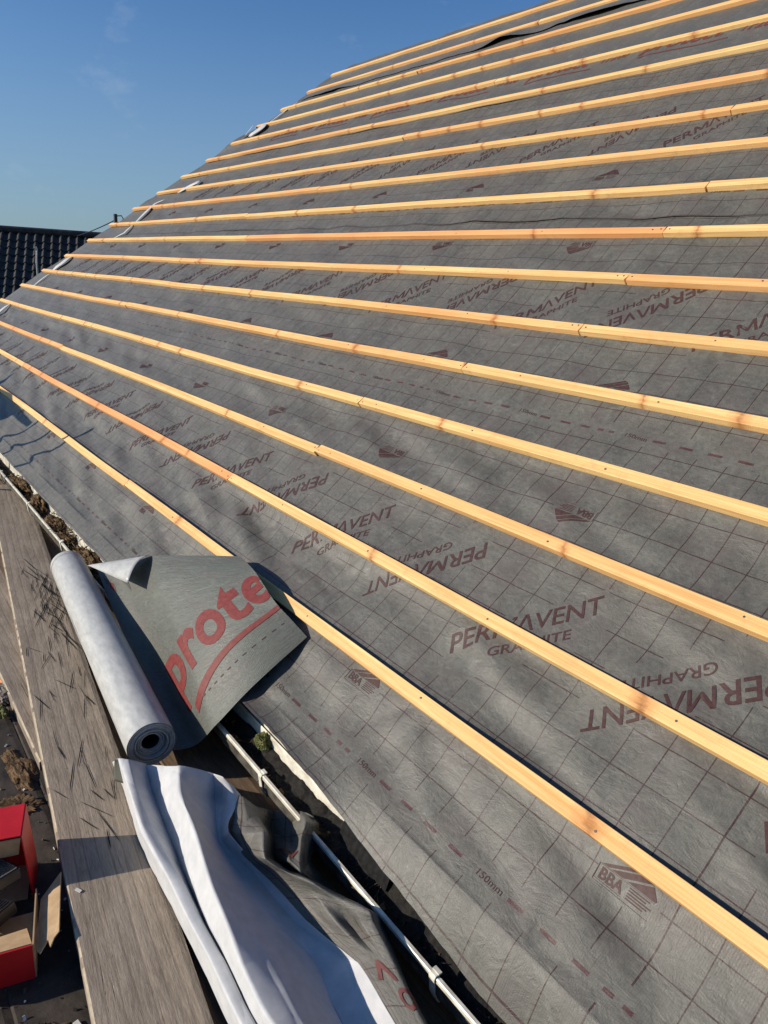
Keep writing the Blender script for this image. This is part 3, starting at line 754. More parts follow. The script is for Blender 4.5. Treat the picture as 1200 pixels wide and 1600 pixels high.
es = MB(); rows = []
for i, x in enumerate(yseq(-1.345, -1.13, .006)):
    r = []
    for q in np.linspace(0, 1, 6):
        r.append((x + .01 * q, -.004 - .034 * q, -.118 - .052 * q ** 1.3 + (.0022 if (i % 4) < 2 else 0) - .02 * (x + 1.345)))
    rows.append(r)
es.grid(np.array(rows), flip=True); tag(es.build('eaves_strip', M['rubber'], solid=.002), 'black ribbed plastic strip tucked under the felt edge at the gutter', 'eaves strip')

# ================================================================ SCAFFOLD DECK
deck = []
def board(label, xa, xb, ya0, ya1, w, zt, th, mat, slits=None, name='scaffold_board', cat='scaffold board', group='weathered scaffold boards by the gutter', seed=1):
    """long board, left edge from (xa,ya0) to (xb,ya1), width w towards the roof"""
    rs = random.Random(seed); L_ = math.hypot(xb - xa, ya1 - ya0); an = math.atan2(ya1 - ya0, xb - xa)
    mb = MB(); n = int(L_ / .03); m = 14
    P = []
    for i in range(n + 1):
        r = []
        for j in range(m + 1):
            x = L_ * i / n; y = w * (0 if j == 0 else (.0055 + (1 - .0055 / w) * 0 + (w - .0055) / w * w * (j - 1) / (m - 1)) / w)
            e = 0
            if j in (0, m): e = .0035
            wy = .0022 * float(fbm(x / .12, j * .0 + (3 if j > m / 2 else 9), seed, 3)) if j in (0, m) else 0
            r.append((x, y + wy, .0011 * float(fbm(x / .5, y / .03, seed, 3)) - e * (1 if e else 0)))
        P.append(r)
    A = np.array(P); mb.grid(A)
    if mat is M['board']:
        for q in range(n):
            if rs.random() < .8: mb.m[q * m] = 2
    B_ = A.copy(); B_[:, :, 2] = -th
    nb = len(mb.v); 
    side = np.stack([A[:, 0], B_[:, 0]], 1); mb.grid(side, flip=True)
    side = np.stack([A[:, -1], B_[:, -1]], 1); mb.grid(side)
    mb.add([tuple(A[0, j]) for j in range(m + 1)] + [(0, w, -th), (0, 0, -th)], [tuple(range(m + 3))])
    mb.add([tuple(A[-1, j]) for j in range(m, -1, -1)] + [(L_, 0, -th), (L_, w, -th)], [tuple(range(m + 3))])
    mb.add([(0, 0, -th), (L_, 0, -th), (L_, w, -th), (0, w, -th)], [(3, 2, 1, 0)])
    if slits:
        for (sx, sy, ln, ang, wd) in slits:
            ca, sa = math.cos(ang), math.sin(ang)
            k = 6; top = []; bot = []
            for q in range(k + 1):
                t = q / k - .5; ww = wd * (1 - (2 * t) ** 2) ** .5 + .0002
                cx, cy = sx + t * ln * ca - .004 * t * t * sa, sy + t * ln * sa
                top.append((cx - ww * sa, cy + ww * ca, .0022)); bot.append((cx + ww * sa, cy - ww * ca, .0022))
            for q in range(k): mb.add([bot[q], bot[q + 1], top[q + 1], top[q]], [(0, 1, 2, 3)], 1)
    o = mb.build(name, [mat, M['slit'], M['edge']])
    o.location = (xa, ya0, zt); o.rotation_euler = (0, 0, an)
    tag(o, label, cat, group); return o

rb = random.Random(12)
def w2l(xa, ya, an, x, y): dx, dy = x - xa, y - ya; return dx * math.cos(an) + dy * math.sin(an), -dx * math.sin(an) + dy * math.cos(an)
XA, YA, XB, YB = -5.6, -.173, .9, -.979
AN = math.atan2(YB - YA, XB - XA)
sl = []
for _ in range(84):     # blade cuts, thickest around one patch of the board
    x = rb.gauss(-3.40, .22); y = rb.gauss(-.285 - (x + 3.4) * .12, .038); lx, ly = w2l(XA, YA, AN, x, y)
    sl.append((lx, ly, rb.uniform(.07, .24), rb.choice([.20, -.24, .08, -.12, .32]) + rb.uniform(-.14, .14), rb.uniform(.0007, .0018)))
for _ in range(34):
    x = rb.uniform(-3.1, -1.75); t = rb.random(); lx = w2l(XA, YA, AN, x, -.45)[0]; ly = .02 + .19 * t
    sl.append((lx, ly, rb.uniform(.05, .19), rb.choice([.22, -.25, .08, -.12, .5]) + rb.uniform(-.15, .15), rb.uniform(.0006, .0016)))
sl = [q for q in sl if .012 < q[1] < .215]
board('grey scaffold board beside the felt roll, scored with black blade cuts', XA, XB, YA, YB, .228, -.260, .038, M['board'], sl, seed=4)
board('brown scaffold board lying lowest next to the gutter, mostly under the felt', -9.5, 1.5, -.262, -.262, .225, -.2985, .036, M['board2'], seed=7)
board('brown scaffold board hidden beneath the scored board and the felt roll', -9.5, 1.5, -.492, -.492, .227, -.2990, .036, M['board2'], seed=8)
board('scaffold board emerging from under the scored board on its far left', -9.5, -2.28, -.590, -.590, .225, -.2985, .036, M['board'], seed=9)
for i in range(3):
    y = -.8385 - i * .232
    board(['dark muddy scaffold board beneath the red boxes', 'dark muddy scaffold board second out from the red boxes', 'dark muddy scaffold board at the outer side of the walkway'][i],
          -9.0, 1.8, y, y, .2312, -.338, .036, M['mud'], seed=20 + i, group='muddy boards of the scaffold walkway')
o = board('dark muddy scaffold board against the low edge of the scored board', -2.9, 1.8, -.606, -.606, .226, -.338, .036, M['mud'], seed=31, group='muddy boards of the scaffold walkway')

# dried mortar and moss crumbs on the deck
SG = 'mortar crumbs scattered over the muddy boards'
mb = MB(); rb = random.Random(77)
for _ in range(420):
    x = rb.uniform(-2.9, -1.1); y = rb.uniform(-.98, -.6); s_ = rb.uniform(.001, .006) * (2 if rb.random() < .06 else 1)
    rot = Euler((rb.uniform(-1, 1), rb.uniform(-1, 1), rb.uniform(0, 6))).to_matrix()
    mb.box((x, y, -.337 + s_ * .3), (s_ * rb.uniform(.8, 2), s_, s_ * .6), rot, rb.choice([0, 0, 0, 1]))
tag(mb.build('deck_grit', [M['mud'], M['whitebit']]), 'grit and pale crumbs scattered on the muddy boards', 'grit', kind='stuff')
clump('soil_heap', (-2.33, -.645, -.336), (.11, .035, .012), .1, 11.0, M['moss'], 'low brown soil heap against the scored board edge', 'soil', None, .6)
clump('soil_heap', (-2.14, -.675, -.336), (.06, .040, .010), .6, 12.0, M['moss'], 'smaller flat soil patch nearer the red boxes', 'soil', None, .6)
clump('soil_heap', (-1.28, -.770, -.335), (.07, .04, .014), .3, 13.0, M['moss'], 'tan soil heap at the bottom left corner of the deck', 'soil', None, .6)
clump('moss_clump', (-2.68, -.628, -.318), (.035, .018, .020), .2, 14.0, M['mossg'], 'green moss lump on the dark deck at the left margin', 'moss')
clump('stone', (-2.83, -.615, -.325), (.08, .045, .028), .2, 15.0, M['board'], 'rounded grey stone on the dark deck at the left margin', 'stone', None, .12)
mb = MB(); mb.box((-3.02, -.60, -.325), (.25, .03, .022), Matrix.Rotation(.2, 3, 'Z')); tag(mb.build('pine_offcut', M['pine'], bevel=.002), 'orange pine offcut poking out from under the boards at the left margin', 'offcut')
mb = MB(); mb.box((-1.625, -.64, -.2572), (.018, .008, .002), Matrix.Rotation(.5, 3, 'Z')); tag(mb.build('wood_chip', M['whitebit']), 'pale wood chip on the shaded stretch of the scored board', 'chip')

# ================================================================ FELT ROLL WITH ITS LOOSE TAIL
roll = empty('underlay_roll', (-2.7, -.24, -.24), 'part-used underlay roll on the boards, its grey red-lettered tail lying over the lowest batten', 'underlay roll')
F0 = Vector((-3.529, -.168, -.128)); N0 = Vector((-2.012, -.306, -.178)); ax = (N0 - F0).normalized()
RR = .078
mb = MB(); rows = []
sd = ax.cross(Vector((0, 0, 1))).normalized(); upv = sd.cross(ax)
for q in np.linspace(0, 1, 60):
    c = F0.lerp(N0, q); r = []
    for k in range(49):
        an = 2 * math.pi * k / 48; rr = RR * (1 + .028 * float(vnoise(q * 7, an * 1.2, 3)) + .006 * float(vnoise(q * 25, math.cos(an) * 3, 5))) * (1 - .018 * math.exp(-q * 30))
        r.append(tuple(c + (sd * math.cos(an) + upv * math.sin(an)) * rr))
    rows.append(r)
mb.grid(np.array(rows), flip=False)
mb.build('roll_body', M['rollw'], roll, smooth=True)
# wound layers at both ends: a spiral band set back a little at every turn
for e, (c, s_) in enumerate(((N0, 1), (F0, -1))):
    mb = MB(); rr = .0775; n = 0; rg = random.Random(3 + e)
    while rr > .030:
        th = .0035; stp = s_ * (rg.uniform(-.006, .004) - (.012 if rr < .052 else 0)) * 1.0
        ring = []
        for k in range(41):
            an = 2 * math.pi * k / 40; dvec = sd * math.cos(an) + upv * math.sin(an)
            r1 = rr * (1 + .010 * math.sin(an * 2 + n)); a0 = c + ax * stp
            ring.append([tuple(a0 - ax * s_ * .03 + dvec * r1), tuple(a0 + dvec * r1), tuple(a0 + dvec * (r1 - th * .75)), tuple(a0 - ax * s_ * .03 + dvec * (r1 - th * .75))])
        mb.grid(np.array(ring), flip=(s_ > 0)); rr -= th; n += 1
    mb.build('wound_layers', M['rollw'] if e else M['rollw'], roll, smooth=False)
mb = MB(); rows = []
for (q, r_) in ((.0, .030), (0.0, .026), (.2, .026)):
    rows.append([tuple(N0 - ax * (.02 + q) + (sd * math.cos(2 * math.pi * k / 32) + upv * math.sin(2 * math.pi * k / 32)) * r_) for k in range(33)])
mb.grid(np.array(rows)); 
mb.add([tuple(N0 - ax * .2 + (sd * math.cos(2 * math.pi * k / 32) + upv * math.sin(2 * math.pi * k / 32)) * .026) for k in range(32)], [tuple(range(32))])
mb.build('core', M['blackpl'], roll)

OFF_WHITE=[[(-2.066,-0.411,-0.235),(-1.957,-0.425,-0.150),(-1.934,-0.406,-0.150),(-1.951,-0.347,-0.200),(-1.872,-0.315,-0.170),(-1.798,-0.299,-0.130),(-1.777,-0.248,-0.150),(-1.753,-0.208,-0.160),(-1.700,-0.202,-0.140),(-1.664,-0.168,-0.200)],  # offcut, tail and flap control points, cast from image pixels to chosen heights
[(-1.956,-0.417,-0.250),(-1.856,-0.433,-0.170),(-1.837,-0.420,-0.170),(-1.885,-0.356,-0.240),(-1.783,-0.341,-0.170),(-1.672,-0.345,-0.120),(-1.691,-0.286,-0.180),(-1.734,-0.218,-0.235),(-1.710,-0.198,-0.220),(-1.592,-0.221,-0.180)],
[(-1.738,-0.448,-0.250),(-1.633,-0.465,-0.160),(-1.622,-0.445,-0.170),(-1.666,-0.385,-0.240),(-1.565,-0.379,-0.160),(-1.484,-0.379,-0.100),(-1.514,-0.334,-0.160),(-1.558,-0.287,-0.220),(-1.551,-0.276,-0.220),(-1.504,-0.276,-0.160)],
[(-1.542,-0.457,-0.255),(-1.451,-0.465,-0.170),(-1.425,-0.444,-0.170),(-1.468,-0.410,-0.230),(-1.396,-0.423,-0.160),(-1.312,-0.414,-0.100),(-1.317,-0.366,-0.140),(-1.362,-0.298,-0.200),(-1.380,-0.253,-0.230),(-1.350,-0.241,-0.200)],
[(-1.389,-0.463,-0.255),(-1.306,-0.472,-0.170),(-1.283,-0.453,-0.170),(-1.315,-0.427,-0.220),(-1.256,-0.440,-0.160),(-1.174,-0.433,-0.100),(-1.173,-0.381,-0.130),(-1.203,-0.293,-0.200),(-1.211,-0.244,-0.230),(-1.177,-0.230,-0.200)],
[(-1.263,-0.467,-0.255),(-1.185,-0.474,-0.170),(-1.162,-0.454,-0.170),(-1.185,-0.435,-0.210),(-1.136,-0.445,-0.160),(-1.079,-0.446,-0.110),(-1.061,-0.388,-0.130),(-1.092,-0.263,-0.222),(-1.054,-0.209,-0.212),(-1.009,-0.197,-0.190)],
[(-1.134,-0.473,-0.255),(-1.062,-0.481,-0.170),(-1.043,-0.464,-0.170),(-1.056,-0.446,-0.200),(-1.020,-0.454,-0.160),(-0.979,-0.451,-0.120),(-0.952,-0.396,-0.130),(-0.971,-0.288,-0.225),(-0.933,-0.245,-0.210),(-0.883,-0.216,-0.175)],
[(-1.002,-0.477,-0.255),(-0.935,-0.487,-0.170),(-0.922,-0.469,-0.170),(-0.928,-0.452,-0.190),(-0.902,-0.452,-0.160),(-0.864,-0.447,-0.120),(-0.842,-0.403,-0.130),(-0.856,-0.301,-0.225),(-0.814,-0.260,-0.210),(-0.761,-0.232,-0.170)],
[(-0.824,-0.488,-0.255),(-0.767,-0.499,-0.170),(-0.756,-0.482,-0.170),(-0.758,-0.464,-0.190),(-0.735,-0.464,-0.160),(-0.699,-0.455,-0.120),(-0.679,-0.415,-0.130),(-0.678,-0.309,-0.225),(-0.638,-0.268,-0.210),(-0.588,-0.239,-0.170)]]
OFF_GREY=[[(-1.657,-0.175,-0.190),(-1.632,-0.174,-0.180),(-1.595,-0.152,-0.200),(-1.595,-0.088,-0.240),(-1.531,-0.072,-0.200),(-1.472,-0.075,-0.160),(-1.417,-0.067,-0.140)],
[(-1.587,-0.223,-0.180),(-1.532,-0.213,-0.150),(-1.484,-0.199,-0.150),(-1.558,-0.119,-0.270),(-1.496,-0.091,-0.220),(-1.386,-0.111,-0.120),(-1.405,-0.057,-0.170)],
[(-1.525,-0.266,-0.180),(-1.453,-0.252,-0.140),(-1.394,-0.231,-0.100),(-1.517,-0.135,-0.270),(-1.436,-0.126,-0.220),(-1.332,-0.158,-0.120),(-1.377,-0.085,-0.200)],
[(-1.441,-0.268,-0.190),(-1.386,-0.262,-0.150),(-1.329,-0.261,-0.120),(-1.460,-0.161,-0.280),(-1.291,-0.215,-0.120),(-1.245,-0.209,-0.120),(-1.353,-0.114,-0.220)],
[(-1.383,-0.251,-0.200),(-1.330,-0.237,-0.170),(-1.271,-0.226,-0.140),(-1.220,-0.206,-0.125),(-1.245,-0.146,-0.200),(-1.259,-0.112,-0.240),(-1.269,-0.084,-0.270)],
[(-1.283,-0.240,-0.200),(-1.240,-0.220,-0.175),(-1.197,-0.201,-0.150),(-1.148,-0.178,-0.135),(-1.099,-0.156,-0.125),(-1.056,-0.141,-0.115),(-1.095,-0.080,-0.200)],
[(-1.177,-0.230,-0.200),(-1.140,-0.208,-0.180),(-1.093,-0.194,-0.160),(-1.076,-0.166,-0.175),(-1.047,-0.159,-0.140),(-1.029,-0.142,-0.130),(-1.049,-0.094,-0.200)],
[(-1.011,-0.198,-0.190),(-1.000,-0.191,-0.180),(-0.984,-0.180,-0.168),(-0.963,-0.175,-0.155),(-0.947,-0.167,-0.145),(-0.937,-0.159,-0.140),(-0.963,-0.119,-0.200)],
[(-0.883,-0.216,-0.175),(-0.870,-0.210,-0.165),(-0.858,-0.202,-0.158),(-0.846,-0.196,-0.150),(-0.837,-0.190,-0.145),(-0.830,-0.184,-0.142),(-0.857,-0.148,-0.200)],
[(-0.761,-0.232,-0.170),(-0.750,-0.229,-0.160),(-0.743,-0.222,-0.158),(-0.734,-0.216,-0.152),(-0.727,-0.210,-0.148),(-0.719,-0.204,-0.145),(-0.741,-0.169,-0.200)],
[(-0.588,-0.239,-0.170),(-0.578,-0.235,-0.160),(-0.570,-0.227,-0.158),(-0.563,-0.222,-0.152),(-0.556,-0.217,-0.148),(-0.550,-0.211,-0.145),(-0.566,-0.174,-0.200)]]
TAIL_FAR=[(-3.367,-0.075,-0.110),(-3.248,-0.019,-0.040),(-2.963,0.043,0.075),(-2.677,0.128,0.160),(-2.438,0.212,0.223)]
TAIL_NEAR=[(-2.027,-0.237,-0.235),(-2.006,-0.164,-0.220),(-1.919,-0.133,-0.120),(-1.885,-0.014,0.007),(-1.881,0.182,0.133)]
TAIL_ROLL=[(-3.367,-0.075,-0.110),(-2.983,-0.127,-0.140),(-2.611,-0.170,-0.170),(-2.291,-0.211,-0.200),(-2.027,-0.237,-0.235)]
TAIL_FREE=[(-2.438,0.212,0.223),(-2.257,0.182,0.231),(-2.059,0.154,0.201),(-1.961,0.167,0.166),(-1.881,0.182,0.133)]
FLAP=[(-3.312,-0.131,-0.060),(-2.843,-0.097,0.020),(-2.958,0.041,0.080),(-3.188,-0.014,-0.020)]

def crom(A, t, lin=0.0):
    n = len(A) - 1; x = min(max(t * n, 0), n - 1e-9); i = int(x); f_ = x - i
    p = [A[max(i - 1, 0)], A[i], A[i + 1], A[min(i + 2, n)]]
    c_ = .5 * ((2 * p[1]) + (p[2] - p[0]) * f_ + (2 * p[0] - 5 * p[1] + 4 * p[2] - p[3]) * f_ * f_ + (-p[0] + 3 * p[1] - 3 * p[2] + p[3]) * f_ ** 3)
    return c_ * (1 - lin) + lin * (p[1] * (1 - f_) + p[2] * f_)
TF, TN, TR, TE = [np.array(q) for q in (TAIL_FAR, TAIL_NEAR, TAIL_ROLL, TAIL_FREE)]
def tail(u, v):
    a = (1 - v) * crom(TF, u) + v * crom(TN, u) + (1 - u) * crom(TR, v) + u * crom(TE, v)
    b = (1 - u) * (1 - v) * TF[0] + u * (1 - v) * TF[-1] + (1 - u) * v * TN[0] + u * v * TN[-1]
    p = a - b
    w = math.sin(math.pi * u) * math.sin(math.pi * v)
    if u < .5: p = p + np.array((0, .0, -.038)) * math.sin(math.pi * u / .5) * (.3 + .7 * math.sin(math.pi * v))
    p = p + np.array((0, -.45, .8)) * (w * (.010 * math.sin(v * 7 + u * 3) + .016 * float(vnoise(u * 2.2 + v * 2, v * 3.2, 7)) * 2))
    return p
def tail_uv(u, v, off=.001):
    p = tail(u, v); du = tail(min(u + .01, 1), v) - tail(max(u - .01, 0), v); dv = tail(u, min(v + .01, 1)) - tail(u, max(v - .01, 0))
    n = np.cross(dv, du); n /= np.linalg.norm(n)
    if n[2] < 0: n = -n
    return p + n * off
rows = [[tuple(tail(u, v)) for u in np.linspace(0, 1, 61)] for v in np.linspace(0, 1, 71)]
mb = MB(); mb.grid(np.array(rows), flip=False)
uvt = [(u * .9, v * 1.5) for v in np.linspace(0, 1, 71) for u in np.linspace(0, 1, 61)]
# red lettering on the tail: u,v per text unit found along the print direction
def tf(a, b):       # a along the word (0..1 = 'prote'), b up in x-heights
    U = .345 + .67 * a - .04 * b; Vv = .775 - .305 * a - .235 * b
    return U, Vv
def put(tm, fn, off=.0012, mi=1):
    V, F = tm; P = []; keep = []; U, W = fn(V[:, 0], V[:, 1])
    U, W = fn(V[:, 0], V[:, 1])
    for q in range(len(U)): P.append(tuple(tail_uv(min(max(U[q], 0), .999), min(max(W[q], 0), 1), off)))
    for f_ in F:
        if sum(U[i] for i in f_) / len(f_) < .992 and all(W[i] < .996 and W[i] > .004 for i in f_): keep.append(f_)
    mb.add(P, keep, mi)
WORD = text_mesh('protect', .028, 44, 0.0, 1.04)
# descender of p takes the lowest 22% of the word box
put(WORD, lambda a, b: tf(a * 1.40, (b * 1.36 - .30) * 1.0))
P = []
for q in range(30):
    a, b_ = q / 30 * .98 + .10, (q + 1) / 30 * .98 + .10
    yy = lambda t: -.45 + .18 * math.sin(min((t - .1) * 3.2, 1.57)) - .10 * t
    P.append([(a, yy(a) - .085), (b_, yy(b_) - .085), (b_, yy(b_) + .085), (a, yy(a) + .085)])
put(poly_mesh(P), lambda a, b: tf(a, b), .0016)
P = [[(q / 12 + .0, 0), (q / 12 + .035, 0), (q / 12 + .035, 1), (q / 12 + .0, 1)] for q in range(12)]
put(poly_mesh(P), lambda a, b: (.46 + .52 * a, .835 - .10 * a + .006 * b), .0012, 2)
put(text_mesh('TF200', .03, 10), lambda a, b: (.06 + .10 * a + .0 * b, .12 + .05 * a - .05 * b), .0012)
uvt += [(0, 0)] * (len(mb.v) - len(uvt))
ng = 60 * 70
o = mb.build('tail', [M['tail'], M['redink'], M['ink'], M['white']], roll, uv=uvt)
sm = np.zeros(len(o.data.polygons), bool); sm[:ng] = True; o.data.polygons.foreach_set('use_smooth', sm)
o['label'] = 'loose grey tail with large red lettering'
# far corner folded over, pale underside up
a, b, c, dd = [Vector(q) for q in FLAP]
mb = MB(); rows = []
for i, t in enumerate(np.linspace(0, 1, 16)):
    top = Vector(a).lerp(c, t); low = Vector(a).lerp(b, t); r = []
    for q in np.linspace(0, 1, 10):
        p = top.lerp(low, q); r.append(tuple(p + Vector((0, -.3, .9)) * (.030 * math.sin(math.pi * q) * t + .004)))
    rows.append(r)
mb.grid(np.array(rows)); o = mb.build('folded_corner', M['rollw'], roll, smooth=True, solid=.0012); o['label'] = 'pale folded-over corner of the tail'

# ================================================================ CRUMPLED OFFCUT
off = empty('underlay_offcut', (-1.5, -.45, -.24), 'crumpled underlay offcut, white side up with a grey printed fold, draped over the boards', 'underlay offcut')
def surf(Gd, nu, nv, wr, seed, crumple=0, lu=.5, lv=.25):
    Gd = np.array(Gd); rows = []
    for v in np.linspace(0, 1, nv):
        curve = np.array([crom(Gd[:, j], v, lv) for j in range(Gd.shape[1])])
        rows.append([crom(curve, u, lu) for u in np.linspace(0, 1, nu)])
    A = np.array(rows)
    du = np.gradient(A, axis=1); dv = np.gradient(A, axis=0); N = np.cross(du, dv); N /= np.maximum(np.linalg.norm(N, axis=2), 1e-9)[..., None]
    X, Y = A[..., 0], A[..., 1]
    nv_, nu_ = X.shape; U_, V_ = np.meshgrid(np.linspace(0, 1, nu_), np.linspace(0, 1, nv_))
    cz = lambda s_: np.sqrt(np.abs(s_) + .002)        # sharp creases
    h = fbm(X / .10, Y / .06, seed, 2) * wr * .8 - cz(vnoise(X / .22 + Y / .3, Y / .09, seed + 4)) * wr * 1.6 - cz(vnoise(X / .09 - Y / .12, Y / .14 + X / .2, seed + 9)) * wr * .8
    if crumple: h = h - crumple * np.exp(-(V_ / .55) ** 2) * (cz(vnoise(X / .07 + Y / .11, Y / .05, seed + 2)) - .4) * 1.0
    return A + N * h[..., None]
A = surf(OFF_WHITE, 190, 240, .0032, 3, 0, .82, .5)
mb = MB(); mb.grid(A); mb.build('white_side', M['white'], off, smooth=True, solid=.0012)
mb = MB(); tp = [np.array(q) for q in ((-1.961, -0.437, -0.150), (-1.954, -0.422, -0.145), (-1.989, -0.436, -0.245), (-1.877, -0.416, -0.200))]
rows = [[tuple((tp[0] * (1 - u) + tp[1] * u) * (1 - v) + (tp[2] * (1 - u) + tp[3] * u) * v + np.array((0, 0, .012)) * math.sin(3.14 * v) * u) for u in np.linspace(0, 1, 8)] for v in np.linspace(0, 1, 10)]
mb.grid(np.array(rows)); o = mb.build('turned_tip', M['tail'], off, smooth=True, solid=.001); o['label'] = 'grey turned-under tip of the offcut'
A = surf(OFF_GREY, 110, 220, .0022, 9, .007, .85, .5)
mb = MB(); mb.grid(A)
def fold_put(tm, fn):
    V, F = tm; nv_, nu_ = A.shape[:2]; I, J = fn(V[:, 0], V[:, 1]); P = []
    for q in range(len(I)):
        i_ = min(max(I[q] * (nv_ - 1), 0), nv_ - 1.001); j_ = min(max(J[q] * (nu_ - 1), 0), nu_ - 1.001); i0, j0 = int(i_), int(j_); a_, b_ = i_ - i0, j_ - j0
        p = A[i0, j0] * (1 - a_) * (1 - b_) + A[i0, j0 + 1] * (1 - a_) * b_ + A[i0 + 1, j0] * a_ * (1 - b_) + A[i0 + 1, j0 + 1] * a_ * b_
        nrm = np.cross(A[i0, j0 + 1] - A[i0, j0], A[i0 + 1, j0] - A[i0, j0]); nrm /= np.linalg.norm(nrm); nrm = nrm if nrm[2] > 0 else -nrm
        P.append(tuple(p + nrm * .0022))
    mb.add(P, F, 1)
fold_put(text_mesh('V', .03, 16), lambda a, b: (.70 + .05 * b, .22 + .50 * a))
fold_put(text_mesh('O', .03, 16), lambda a, b: (.765 + .05 * b, .50 + .42 * a))
fold_put(text_mesh('A', .02, 16), lambda a, b: (.235 + .05 * b, .56 + .26 * a))
# print on the fold follows the cloth: lay the roll's own metres along it
du = np.linalg.norm(np.diff(A, axis=1), axis=2).mean(0).cumsum(); dv = np.linalg.norm(np.diff(A, axis=0), axis=2).mean(1).cumsum()
U = np.concatenate([[0], du]); V = np.concatenate([[0], dv])
uvg = [(U[j] * 1.0 - .53 - .03, V[i] + .10) for i in range(A.shape[0]) for j in range(A.shape[1])]
uvg += [(0, 0)] * (len(mb.v) - len(uvg))
o = mb.build('printed_side', [M['underlay'], M['dullred']], off, smooth=True, uv=uvg); o['label'] = 'crumpled grey printed fold'

# ================================================================ RED BOXES
def carton(name, label, M4, dims, rot, loc, build):
    root = empty(name, loc, label, 'carton', 'red nail cartons on the deck', rot); return root
# upper carton lies on its side, open end towards the bottom of the picture
c1 = empty('nail_carton', (-1.86, -.84, -.30), 'red carton lying open on the deck with black packs inside', 'carton', 'red cartons on the muddy boards', 0)
def panel(mb, a, b, c, d, th, n, mi=0):
    a, b, c, d = [Vector(q) for q in (a, b, c, d)]; nn = (b - a).cross(d - a).normalized() * th
    mb.hexa([a, b, c, d, a + nn, b + nn, c + nn, d + nn], mi)
zb, zt = -.337, -.135
# corners: far right, near right, far left, near left (left side runs out of the picture)
FR, NR, FL, NL = (-1.872, -.704), (-1.752, -.740), (-1.955, -.985), (-1.835, -1.02)
mb = MB(); panel(mb, (*NR, zt), (*FR, zt), (*FL, zt), (*NL, zt), .003, 1); mb.build('top_panel', M['red'], c1)
mb = MB(); panel(mb, (NR[0] + .01, NR[1] + .012, zb), (FR[0] + .01, FR[1] + .012, zb), (*FR, zt), (*NR, zt), .003, 1); mb.build('side_panel', M['red'], c1)
mb = MB(); panel(mb, (*FR, zb), (*FL, zb), (*FL, zt), (*FR, zt), .003, 1); mb.build('back_panel', M['red'], c1)
mb = MB(); panel(mb, (*NL, zb), (*FL, zb), (*FL, zt), (*NL, zt), .003, 1); mb.build('side_panel', M['red'], c1)
mb = MB(); panel(mb, (*NR, zb), (*FR, zb), (*FL, zb), (*NL, zb), .003, 1); mb.build('bottom_panel', M['kraft'], c1)
mb = MB(); panel(mb, (NR[0], NR[1], zt - .004), (NL[0], NL[1], zt - .004), (NL[0] - .03, NL[1], zt - .075), (NR[0] - .03, NR[1] - .004, zt - .075), .003, 1); mb.build('tucked_flap', M['kraft'], c1)
for i, (x, y, z, rz, lab) in enumerate(((-1.775, -.80, -.245, .3, 'black ribbed nail pack in the mouth of the lying red carton'), (-1.70, -.835, -.285, .5, 'dark long pack spilling from the lying carton into the open one'), (-1.66, -.90, -.30, .9, 'dark pack at the left margin between the two cartons'))):
    r = Matrix.Rotation(rz, 3, 'Z') @ Matrix.Rotation(-.25, 3, 'Y')
    mb = MB(); mb.box((0, 0, 0), (.11, .075, .032), r)
    p = empty('nail_pack', (x, y, z), lab, 'nail pack', 'dark packs in the red cartons')
    b1 = mb.build('pack_body', M['blackpl'], None, bevel=.004); b1.parent = p
    mb = MB()
    for q in range(12): mb.box(r @ Vector((-.05 + q * .009, .0, .0175)), (.0035, .06, .003), r)
    b2 = mb.build('ribs' if i != 1 else 'label_strip', M['metal'] if i == 0 else M['blackpl'], None); b2.parent = p
# lower carton stands open in front of it
c2 = empty('nail_carton', (-1.50, -.85, -.30), 'open red carton nearest the camera with brown card lining and a torn side flap', 'carton', 'red cartons on the muddy boards', 0)
zt2 = -.238
A1, A2 = (-1.501, -0.775), (-1.553, -1.013)      # near wall, right and left corner
B1, B2 = (-1.690, -.728), (-1.750, -.99)       # far wall
mb = MB(); panel(mb, (*A2, zb), (*A1, zb), (*A1, zt2), (*A2, zt2), .003, 1); mb.build('front_panel', M['red'], c2)
mb = MB(); panel(mb, (*A1, zb), (*B1, zb), (*B1, zt2 - .02), (*A1, zt2), .003, 1); mb.build('side_panel', M['kraft'], c2)
mb = MB(); panel(mb, (*A2, zb), (*B2, zb), (*B2, zt2), (*A2, zt2), .003, 1); mb.build('side_panel', M['red'], c2)
mb = MB(); panel(mb, (A1[0], A1[1], zb + .012), (B1[0], B1[1], zb + .004), (B2[0], B2[1], zb + .004), (A2[0], A2[1], zb + .012), .003, 1); mb.build('bottom_panel', M['kraft'], c2)
mb = MB(); panel(mb, (A1[0] - .004, A1[1], zt2), (A2[0] - .004, A2[1], zt2), (A2[0] - .085, A2[1], zt2 - .045), (A1[0] - .10, A1[1] + .006, zt2 - .045), .003, 1); mb.build('inner_flap', M['kraft'], c2)
mb = MB()
pts = [(-1.521, -0.773, -0.262), (-1.590, -0.744, -0.268), (-1.666, -0.722, -0.275), (-1.718, -0.660, -0.262), (-1.604, -0.690, -0.250), (-1.507, -0.715, -0.240), (-1.500, -0.728, -0.245), (-1.483, -0.741, -0.250), (-1.507, -0.740, -0.250), (-1.485, -0.764, -0.258)]
pts = [Vector(p) for p in pts]; nn = Vector((.02, .6, -.8)).normalized() * .003; n_ = len(pts)
mb.add([tuple(p) for p in pts] + [tuple(p + nn) for p in pts], [tuple(range(n_)), tuple(range(2 * n_ - 1, n_ - 1, -1))] + [(i, (i + 1) % n_, (i + 1) % n_ + n_, i + n_) for i in range(n_)])
o = mb.build('side_flap', M['kraft'], c2); o['label'] = 'torn brown side flap bent outwards'
